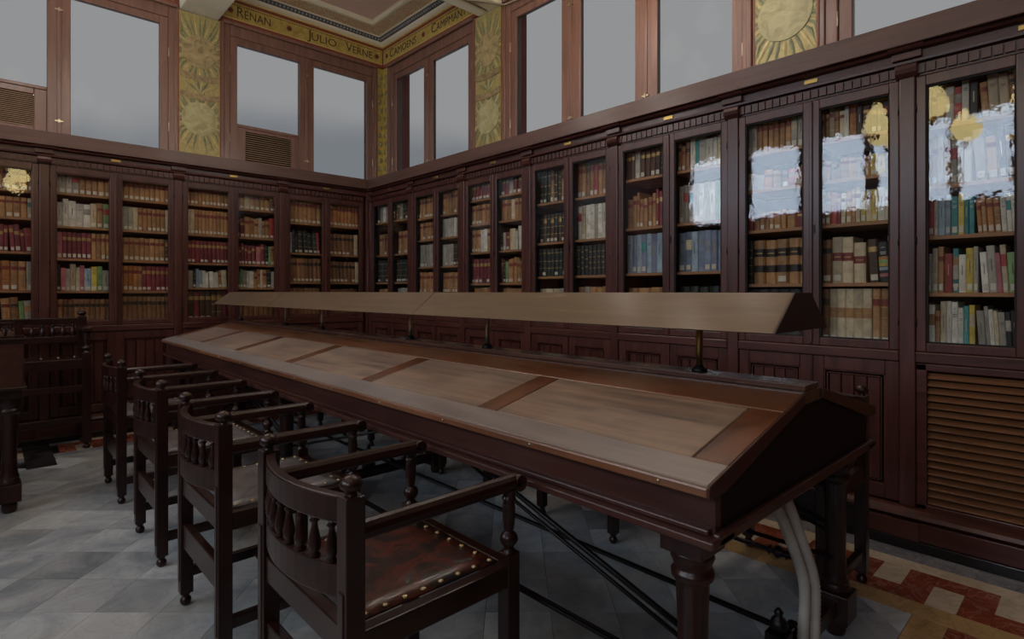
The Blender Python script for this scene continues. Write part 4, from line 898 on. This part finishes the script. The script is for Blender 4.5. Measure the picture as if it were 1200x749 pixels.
# turned legs, trestles, iron ties
leg_prof = [(0.030, 0.0), (0.036, 0.02), (0.036, 0.05), (0.030, 0.06), (0.030, 0.061), (0.030, 0.16), (0.048, 0.163), (0.050, 0.175), (0.042, 0.19), (0.046, 0.20), (0.038, 0.22), (0.034, 0.30), (0.036, 0.45), (0.040, 0.555), (0.050, 0.565), (0.052, 0.578), (0.043, 0.59), (0.046, 0.60), (0.053, 0.615), (0.050, 0.63)]
for y in (0.69, 3.2, 5.62):
    for s in (-1, 1):
        x = DX + s * 0.515
        m = MB().lathe(leg_prof, (x, y, 0), 16).box(x - 0.055, x + 0.055, y - 0.055, y + 0.055, 0.058, 0.162).box(x - 0.058, x + 0.058, y - 0.055, y + 0.055, 0.63, 0.69)
        m.build('leg', 'darkwoodz', desk, bevel=0.004)
    box(DX - 0.515, DX + 0.515, y - 0.022, y + 0.022, 0.085, 0.14).build('foot_rail', 'darkwood', desk, bevel=0.006)
    box(DX - 0.55, DX + 0.55, y - 0.03, y + 0.03, 0.62, 0.69).build('bearer', 'darkwood', desk, bevel=0.006)
for x, z in ((1.272, 0.285), (DX, 0.232), (2 * DX - 1.272, 0.285)):
    MB().tube([(x - 0.009, 0.69, z), (x - 0.009, 5.62, z)], 0.0065, 8).tube([(x + 0.009, 0.69, z - 0.004), (x + 0.009, 5.62, z - 0.004)], 0.0065, 8).build('iron_tie', 'iron', desk)
for s in (-1, 1):
    x = DX - s * 0.49
    for ya, yb in ((0.70, 1.68), (3.18, 2.10), (3.22, 4.3), (5.6, 4.6)):
        MB().tube([(x, ya, 0.40), (x, yb, 0.69)], 0.008, 8).tube([(x, ya, 0.372), (x, yb, 0.662)], 0.006, 8).build('iron_brace', 'iron', desk)
for y in (0.69, 3.2, 5.62):
    m = MB().lathe([(0.001, 0.21), (0.02, 0.215), (0.028, 0.235), (0.02, 0.255), (0.010, 0.262), (0.014, 0.275), (0.004, 0.288)], (DX, y, 0), 12).box(DX - 0.03, DX + 0.03, y - 0.03, y + 0.03, 0.13, 0.215)
    for s in (-1, 1): m.tube([(DX + s * 0.03, y, 0.19), (DX + s * 0.10, y, 0.20), (DX + s * 0.16, y, 0.165), (DX + s * 0.2, y, 0.13)], 0.012, 8)
    m.build('iron_bracket', 'iron', desk)

# lamp over the ridge
lamp = thing('reading_lamp', 'long bronze trough lamp shade on brass rods along the desk ridge', 'lamp', (0, 0, 0))
LY0, LY1, LZ0, LZ1, LB, LT = 0.62, 5.76, 1.136, 1.247, 0.205, 0.062
for y0, y1 in ((LY0, 2.40), (2.403, 4.40), (4.403, LY1)):
    m = MB(); th = 0.004
    o_ = [(-LB, LZ0), (-LT, LZ1), (LT, LZ1), (LB, LZ0)]; i_ = [(LB - th, LZ0), (LT - th * 0.4, LZ1 - th), (-LT + th * 0.4, LZ1 - th), (-LB + th, LZ0)]
    m.prism([(DX + a, b) for a, b in o_ + i_], 'y', y0, y1); m.build('shade_sheet', 'bronze', lamp, bevel=0.0012, seg=1)
for y in (LY0, LY1 - 0.004):
    MB().prism([(DX - LB, LZ0), (DX + LB, LZ0), (DX + LT, LZ1), (DX - LT, LZ1)], 'y', y - 0.001, y + 0.005).build('shade_end', 'bronzeend', lamp)
for y in (2.40, 4.40):
    MB().prism([(DX - LB - 0.0015, LZ0), (DX - LT - 0.0015, LZ1 + 0.0015), (DX + LT + 0.0015, LZ1 + 0.0015), (DX + LB + 0.0015, LZ0), (DX + LB, LZ0), (DX + LT, LZ1), (DX - LT, LZ1), (DX - LB, LZ0)], 'y', y - 0.006, y + 0.008).build('seam_strip', 'bronze', lamp)
for y in (0.95, 2.05, 2.72, 3.87, 4.54, 5.62):
    o = MB().lathe([(0.0115, ZR + 0.012), (0.0115, LZ1 - 0.006)], (DX, y, 0), 10).build('rod', 'brass' if y < 1.5 else 'dimbrass', lamp)
    MB().lathe([(0.026, ZR + 0.0102), (0.026, ZR + 0.016), (0.016, ZR + 0.024), (0.0116, ZR + 0.03)], (DX, y, 0), 12).build('flange', 'iron', lamp)
for y in (1.5, 3.3, 5.0):
    MB().lathe([(0.013, -0.55), (0.013, 0.55)], (DX, y, LZ1 - 0.045), 10, 0, Matrix.Rotation(PI / 2, 4, 'X')).build('lamp_tube', 'egg', lamp)

# conduits and cable at the near end of the desk
def conduit(pts, label, r=0.0185):
    P = [Vector(p) for p in pts]; path = []
    for i in range(len(P) - 1):
        p0, p1, p2, p3 = P[max(i - 1, 0)], P[i], P[i + 1], P[min(i + 2, len(P) - 1)]
        for k in range(26):
            t = k / 26.0
            path.append(0.5 * ((2 * p1) + (p2 - p0) * t + (2 * p0 - 5 * p1 + 4 * p2 - p3) * t * t + (3 * p1 - p0 - 3 * p2 + p3) * t ** 3))
    path.append(P[-1])
    rad = [r * (1.0 if k % 2 else 0.86) for k in range(len(path))]
    o = MB().tube(path, r, 10, 0, rad).build('conduit', 'conduit'); return tag(o, label, 'conduit', 'pale ribbed conduits under the desk')
conduit([(1.70, 0.76, 0.70), (1.775, 0.72, 0.62), (1.865, 0.69, 0.45), (1.885, 0.66, 0.32), (1.845, 0.65, 0.16), (1.80, 0.62, 0.06), (1.78, 0.52, 0.018)], 'pale ribbed conduit hanging from the near desk end, left one of the pair')
conduit([(1.73, 0.75, 0.70), (1.815, 0.70, 0.62), (1.905, 0.675, 0.45), (1.925, 0.645, 0.32), (1.885, 0.63, 0.16), (1.85, 0.60, 0.06), (1.84, 0.50, 0.018)], 'pale ribbed conduit hanging from the near desk end, right one of the pair')
o = MB().tube([(1.66 + (0.10 + 0.012 * (a // 12)) * math.cos(a * PI / 6), 0.86 + 0.10 * math.sin(a * PI / 6), 0.008 + 0.006 * (a // 12)) for a in range(30)], 0.006, 8).build('cable', 'cable')
tag(o, 'coil of thin beige cable lying on the floor under the near desk end', 'cable')

# ------------------------------------------------------------------ chairs
fin = [(0.016, 0.0), (0.012, 0.004), (0.013, 0.009), (0.024, 0.018), (0.0255, 0.026), (0.021, 0.036), (0.010, 0.043), (0.001, 0.045)]
foot = [(0.006, 0.0), (0.016, 0.003), (0.021, 0.014), (0.020, 0.026), (0.012, 0.034), (0.016, 0.041), (0.021, 0.046), (0.021, 0.052)]
bal = [(0.017, 0.0), (0.022, 0.006), (0.017, 0.014), (0.013, 0.022), (0.023, 0.034), (0.026, 0.045), (0.022, 0.057), (0.012, 0.066), (0.0145, 0.075), (0.0175, 0.10), (0.018, 0.13), (0.016, 0.148), (0.021, 0.156), (0.015, 0.164), (0.021, 0.174), (0.024, 0.182)]
spin = [(0.008, 0.0), (0.0115, 0.004), (0.006, 0.010), (0.0115, 0.016), (0.0125, 0.030), (0.0095, 0.050), (0.006, 0.070), (0.006, 0.078), (0.010, 0.083), (0.006, 0.088), (0.008, 0.094)]
def curved(m, z0, z1, th, bow, half, n=10, dip=0.0):
    xs = lambda u: -bow * (1 - (2 * u - 1) ** 2)
    P = []
    for i in range(n + 1):
        u = i / n; y = -half + 2 * half * u; x = xs(u)
        P += [(x - th / 2, y, z0), (x - th / 2, y, z1 - dip * (1 - (2 * u - 1) ** 2)), (x + th / 2, y, z1 - dip * (1 - (2 * u - 1) ** 2)), (x + th / 2, y, z0)]
    fs = [(4 * i + k, 4 * i + 4 + k, 4 * i + 4 + (k + 1) % 4, 4 * i + (k + 1) % 4) for i in range(n) for k in range(4)] + [(0, 1, 2, 3), tuple(4 * n + k for k in (3, 2, 1, 0))]
    return m.add(P, fs)
def make_chair(name, label):
    t = thing(name, label, 'chair', (0, 0, 0), 0, 'armchairs drawn up to the reading desk')
    HW_, D_ = 0.245, 0.47
    for s in (-1, 1):
        y = s * HW_
        p = MB().box(-0.023, 0.023, y - 0.023, y + 0.023, 0.05, 0.805).box(-0.0265, -0.02, y - 0.012, y + 0.012, 0.10, 0.60).lathe([(r, z + 0.805) for r, z in fin], (0, y, 0), 14).lathe(foot, (0, y, 0), 12)
        p.build('rear_leg', 'darkwoodz', t, bevel=0.004)
        f = MB().box(D_ - 0.022, D_ + 0.022, y - 0.022, y + 0.022, 0.05, 0.535).lathe(foot, (D_, y, 0), 12).lathe([(r, z + 0.525) for r, z in bal], (D_, y, 0), 14)
        f.build('front_leg', 'darkwoodz', t, bevel=0.003)
        a = MB()
        prof = arc(0, 0, 0.022, 0, PI, 6) + [(-0.022, -0.012), (-0.016, -0.018), (0.016, -0.018), (0.022, -0.012)]
        a.prism([(py + y, pz + 0.722) for py, pz in prof], 'x', 0.018, D_ + 0.03)
        a.lathe([(0.022, -0.022), (0.024, -0.015), (0.024, 0.015), (0.022, 0.022)], (D_ + 0.03, y, 0.719), 14, 0, Matrix.Rotation(PI / 2, 4, 'X'))
        a.build('arm', 'darkwood', t, bevel=0.003)
        box(0.02, D_ - 0.02, y - 0.018, y + 0.018, 0.445, 0.505).build('seat_rail', 'darkwood', t, bevel=0.004)
        box(0.02, D_ - 0.02, y - 0.014, y + 0.014, 0.11, 0.15).build('side_stretcher', 'darkwood', t, bevel=0.004)
    box(-0.014, 0.014, -HW_ + 0.02, HW_ - 0.02, 0.235, 0.33).build('rear_stretcher', 'darkwood', t, bevel=0.004)
    box(-0.016, 0.016, -HW_ + 0.02, HW_ - 0.02, 0.445, 0.515).build('seat_rail', 'darkwood', t, bevel=0.004)
    box(D_ - 0.018, D_ + 0.018, -HW_ + 0.02, HW_ - 0.02, 0.445, 0.505).build('seat_rail', 'darkwood', t, bevel=0.004)
    mid = [(0.009, -0.235), (0.011, -0.16), (0.010, -0.06), (0.012, -0.045), (0.022, -0.036), (0.012, -0.028), (0.016, -0.018), (0.029, 0.0), (0.016, 0.018), (0.012, 0.028), (0.022, 0.036), (0.012, 0.045), (0.010, 0.06), (0.011, 0.16), (0.009, 0.235)]
    MB().lathe(mid, (0.26, 0, 0.13), 12, 0, Matrix.Rotation(-PI / 2, 4, 'X')).build('turned_stretcher', 'darkwood', t)
    curved(MB(), 0.738, 0.800, 0.026, 0.050, HW_ - 0.02, 12).build('crest_rail', 'darkwood', t, bevel=0.004)
    curved(MB(), 0.572, 0.645, 0.024, 0.050, HW_ - 0.02, 12).build('lower_back_rail', 'darkwood', t, bevel=0.004)
    sme = None
    for k in range(8):
        u = (k + 0.75) / 8.5; y = -HW_ + 0.02 + (HW_ - 0.02) * 2 * u; x = -0.050 * (1 - (2 * u - 1) ** 2)
        if sme is None: sme = MB().lathe([(r * 1.22, z) for r, z in spin], (0, 0, 0), 10).mesh('spindle', 'darkwoodz')
        o = bpy.data.objects.new('spindle', sme); COL.objects.link(o); o.parent = t; o.location = (x, y, 0.6445)
    # leather seat, slightly crowned
    P = []; n = 8
    for i in range(n + 1):
        for j in range(n + 1):
            u, v = i / n, j / n; P.append((0.022 + (D_ - 0.05) * u, -0.225 + 0.45 * v, 0.510 + 0.010 * (1 - (2 * u - 1) ** 4) * (1 - (2 * v - 1) ** 4) - 0.004 * math.sin(PI * u) * math.sin(PI * v)))
    s_ = MB().add(P, [(i * (n + 1) + j, (i + 1) * (n + 1) + j, (i + 1) * (n + 1) + j + 1, i * (n + 1) + j + 1) for i in range(n) for j in range(n)], 0, True).build('leather_seat', 'leather', t)
    s_['label'] = 'worn oxblood leather seat'
    md = s_.modifiers.new('thick', 'SOLIDIFY'); md.thickness = 0.006; md.offset = -1
    nme = MB().lathe([(0.0095, 0.0), (0.009, 0.002), (0.006, 0.0045), (0.001, 0.0055)], (0, 0, 0), 10).mesh('nail', 'nail')
    for k in range(8):
        for y in (-0.212, 0.212):
            o = bpy.data.objects.new('nail', nme); COL.objects.link(o); o.parent = s_; o.location = (0.05 + k * 0.054, y, 0.5108)
    for k in range(1, 7):
        o = bpy.data.objects.new('nail', nme); COL.objects.link(o); o.parent = s_; o.location = (0.428, -0.212 + k * 0.0606, 0.5108)
    return t
c1 = make_chair('armchair', 'dark carved armchair nearest the viewer with a red stained leather seat')
c1.location = (0.582, 1.38, 0)
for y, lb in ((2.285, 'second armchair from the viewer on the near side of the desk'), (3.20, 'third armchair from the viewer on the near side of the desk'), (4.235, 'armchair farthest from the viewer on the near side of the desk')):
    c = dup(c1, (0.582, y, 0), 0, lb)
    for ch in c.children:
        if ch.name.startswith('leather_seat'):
            ch.data = ch.data.copy(); ch.data.materials[0] = M['leather_grey']; ch['label'] = 'worn leather seat with grey daylight sheen painted in'
for y, lb in ((0.975, 'armchair beyond the near desk end, its finial standing before the panelled doors'), (1.935, 'second armchair on the far side of the desk, foot seen below it'), (2.89, 'third armchair on the far side of the desk, feet seen below it'),
              (3.85, 'fourth armchair on the far side of the desk, mostly hidden'), (4.8, 'armchair on the far side of the desk near the far end')):
    dup(c1, (2.745, y, 0), PI, lb)

# ------------------------------------------------------------------ bench and desk at the left
bench = thing('bench', 'dark high backed bench with spindle back against the left bookcases', 'bench', (0, 0, 0))
BX0, BX1, BYF, BYR = -1.15, 0.585, 5.60, 5.90
for x in (BX0, BX1):
    MB().box(x - 0.03, x + 0.03, BYR - 0.03, BYR + 0.03, 0.05, 1.045).lathe([(r * 1.3, z * 1.1 + 1.045) for r, z in fin], (x - 0.0, BYR, 0), 12).lathe([(r * 1.2, z) for r, z in foot], (x, BYR, 0), 12).build('rear_leg', 'darkwoodz', bench, bevel=0.004)
    MB().box(x - 0.03, x + 0.03, BYF - 0.03, BYF + 0.03, 0.05, 0.765).lathe([(r * 1.25, z * 0.95 + 0.76) for r, z in bal], (x, BYF, 0), 14).lathe([(r * 1.3, z) for r, z in foot], (x, BYF, 0), 12).build('front_leg', 'darkwoodz', bench, bevel=0.004)
    MB().box(x - 0.032, x + 0.032, BYF - 0.05, BYR, 0.935, 0.968).build('arm', 'darkwood', bench, bevel=0.008)
    box(x - 0.018, x + 0.018, BYF, BYR, 0.20, 0.25).build('side_stretcher', 'darkwood', bench, bevel=0.004)
for z0, z1 in ((0.985, 1.035), (0.83, 0.885)):
    box(BX0, BX1, BYR - 0.016, BYR + 0.016, z0, z1).build('back_rail', 'darkwood', bench, bevel=0.005)
sme = MB().lathe([(r * 1.6, z * 1.07) for r, z in spin], (0, 0, 0), 10).mesh('spindle', 'darkwoodz')
for k in range(26):
    o = bpy.data.objects.new('spindle', sme); COL.objects.link(o); o.parent = bench; o.location = (BX0 + 0.06 + (BX1 - BX0 - 0.12) * k / 25, BYR, 0.884)
box(BX0 + 0.02, BX1 - 0.02, BYF - 0.02, BYR, 0.685, 0.72).build('seat', 'darkwood', bench, bevel=0.006)
nme = MB().lathe([(0.013, 0.0), (0.012, 0.003), (0.008, 0.006), (0.001, 0.007)], (0, 0, 0), 8).mesh('nail', 'nail')
for k in range(16):
    o = bpy.data.objects.new('nail', nme); COL.objects.link(o); o.parent = bench; o.location = (BX0 + 0.10 + k * 0.105, BYF + 0.16, 0.72)
for z0, z1, y in ((0.46, 0.51, BYF), (0.215, 0.26, BYF), (0.64, 0.685, BYF)):
    box(BX0, BX1, y - 0.015, y + 0.015, z0, z1).build('front_stretcher', 'darkwood', bench, bevel=0.004)

ld = thing('writing_desk', 'dark mahogany writing desk with turned legs and spindle gallery at the left edge', 'desk', (0, 0, 0))
LX0, LX1, LYA, LYB = -1.6, 0.155, 4.21, 4.95
box(LX0, LX1, LYA, LYB, 0.705, 0.965).build('body', 'apron', ld, bevel=0.006)
box(LX0 - 0.015, LX1 + 0.012, LYA - 0.012, LYB + 0.012, 0.965, 0.99).build('top', 'darkwood', ld, bevel=0.006)
box(LX0 - 0.015, LX1 + 0.015, LYA - 0.015, LYB + 0.015, 0.695, 0.716).build('moulding', 'darkwood', ld, bevel=0.006)
for x in (LX0 + 0.06, LX1 - 0.06, LX1 - 0.86):
    for y in (LYA + 0.062, LYB - 0.06):
        MB().lathe(leg_prof[:-1] + [(0.05, 0.64), (0.05, 0.70)], (x, y, 0), 16).box(x - 0.052, x + 0.052, y - 0.052, y + 0.052, 0.062, 0.162).box(x - 0.05, x + 0.05, y - 0.05, y + 0.05, 0.645, 0.70).build('leg', 'darkwoodz', ld, bevel=0.004)
for x in (LX0 + 0.05, LX1 - 0.022):
    MB().box(x - 0.018, x + 0.018, LYA + 0.002, LYA + 0.038, 0.99, 1.086).box(x - 0.023, x + 0.023, LYA - 0.003, LYA + 0.043, 1.086, 1.096).prism([(x - 0.03, 0.99), (x + 0.03, 0.99), (x + 0.018, 1.006), (x - 0.018, 1.006)], 'y', LYA, LYA + 0.04).build('gallery_post', 'darkwoodz', ld, bevel=0.002)
box(LX0 + 0.05, LX1 - 0.04, LYA + 0.012, LYA + 0.028, 1.058, 1.078).build('gallery_rail', 'darkwood', ld, bevel=0.003)
box(LX0 + 0.05, LX1 - 0.04, LYA + 0.010, LYA + 0.030, 0.99, 1.002).build('gallery_rail', 'darkwood', ld, bevel=0.003)
sme = MB().lathe([(r * 0.9, z * 0.6) for r, z in spin], (0, 0, 0), 10).mesh('spindle', 'darkwoodz')
for k in range(26):
    o = bpy.data.objects.new('spindle', sme); COL.objects.link(o); o.parent = ld; o.location = (LX1 - 0.08 - k * 0.062, LYA + 0.02, 1.0015)

# ------------------------------------------------------------------ chandeliers (the low one mirrored in the bookcase glass, the high pair added light)
def chandelier(x, y, lift, label, gm='globe'):
    t = thing('chandelier', label, 'lamp', (x, y, 0), 0, 'chandeliers with glass globes'); L = lift
    MB().lathe([(0.05, ZC - 0.03), (0.08, ZC + 0.01)], (0, 0, 0), 16).lathe([(0.012, 3.2 + L), (0.012, ZC - 0.02)], (0, 0, 0), 8).lathe([(0.004, 3.02 + L), (0.03, 3.06 + L), (0.075, 3.12 + L), (0.05, 3.19 + L), (0.02, 3.25 + L), (0.012, 3.3 + L)], (0, 0, 0), 16).build('stem', 'brass', t)
    for gx, gy in ((0.58, 0.0), (-0.54, -0.07), (-0.32, 0.6), (0.26, -0.58), (0.28, 0.52), (-0.3, -0.55)):
        MB().tube([(gx * 0.08, gy * 0.08, 3.12 + L), (gx * 0.4, gy * 0.4, 3.06 + L), (gx * 0.75, gy * 0.75, 3.09 + L), (gx * 0.95, gy * 0.95, 3.16 + L), (gx, gy, 3.10 + L)], 0.010, 8).build('arm', 'brass', t)
        MB().lathe([(0.04, 2.80), (0.08, 2.815), (0.11, 2.86), (0.115, 2.90), (0.09, 2.97), (0.05, 3.04), (0.03, 3.09)], (gx, gy, L), 20).build('globe', gm, t)
        MB().lathe([(0.002, 2.72), (0.014, 2.735), (0.02, 2.76), (0.03, 2.782)], (gx, gy, L), 10).build('finial', 'brass', t)
chandelier(0.04, 1.05, 0.0, 'brass chandelier with lit yellow globes over the aisle, mirrored in the bookcase glass')
chandelier(2.55, 2.3, 0.62, 'added brass fill chandelier with lit globes hung high above the reading desk, out of view', 'globefill')  # added above the view to brighten ceiling and beams
chandelier(0.55, 4.2, 0.62, 'added brass fill chandelier with lit globes hung high beyond the aisle, out of view', 'globefill')  # second added source, lifting the corner coffer and gold frieze
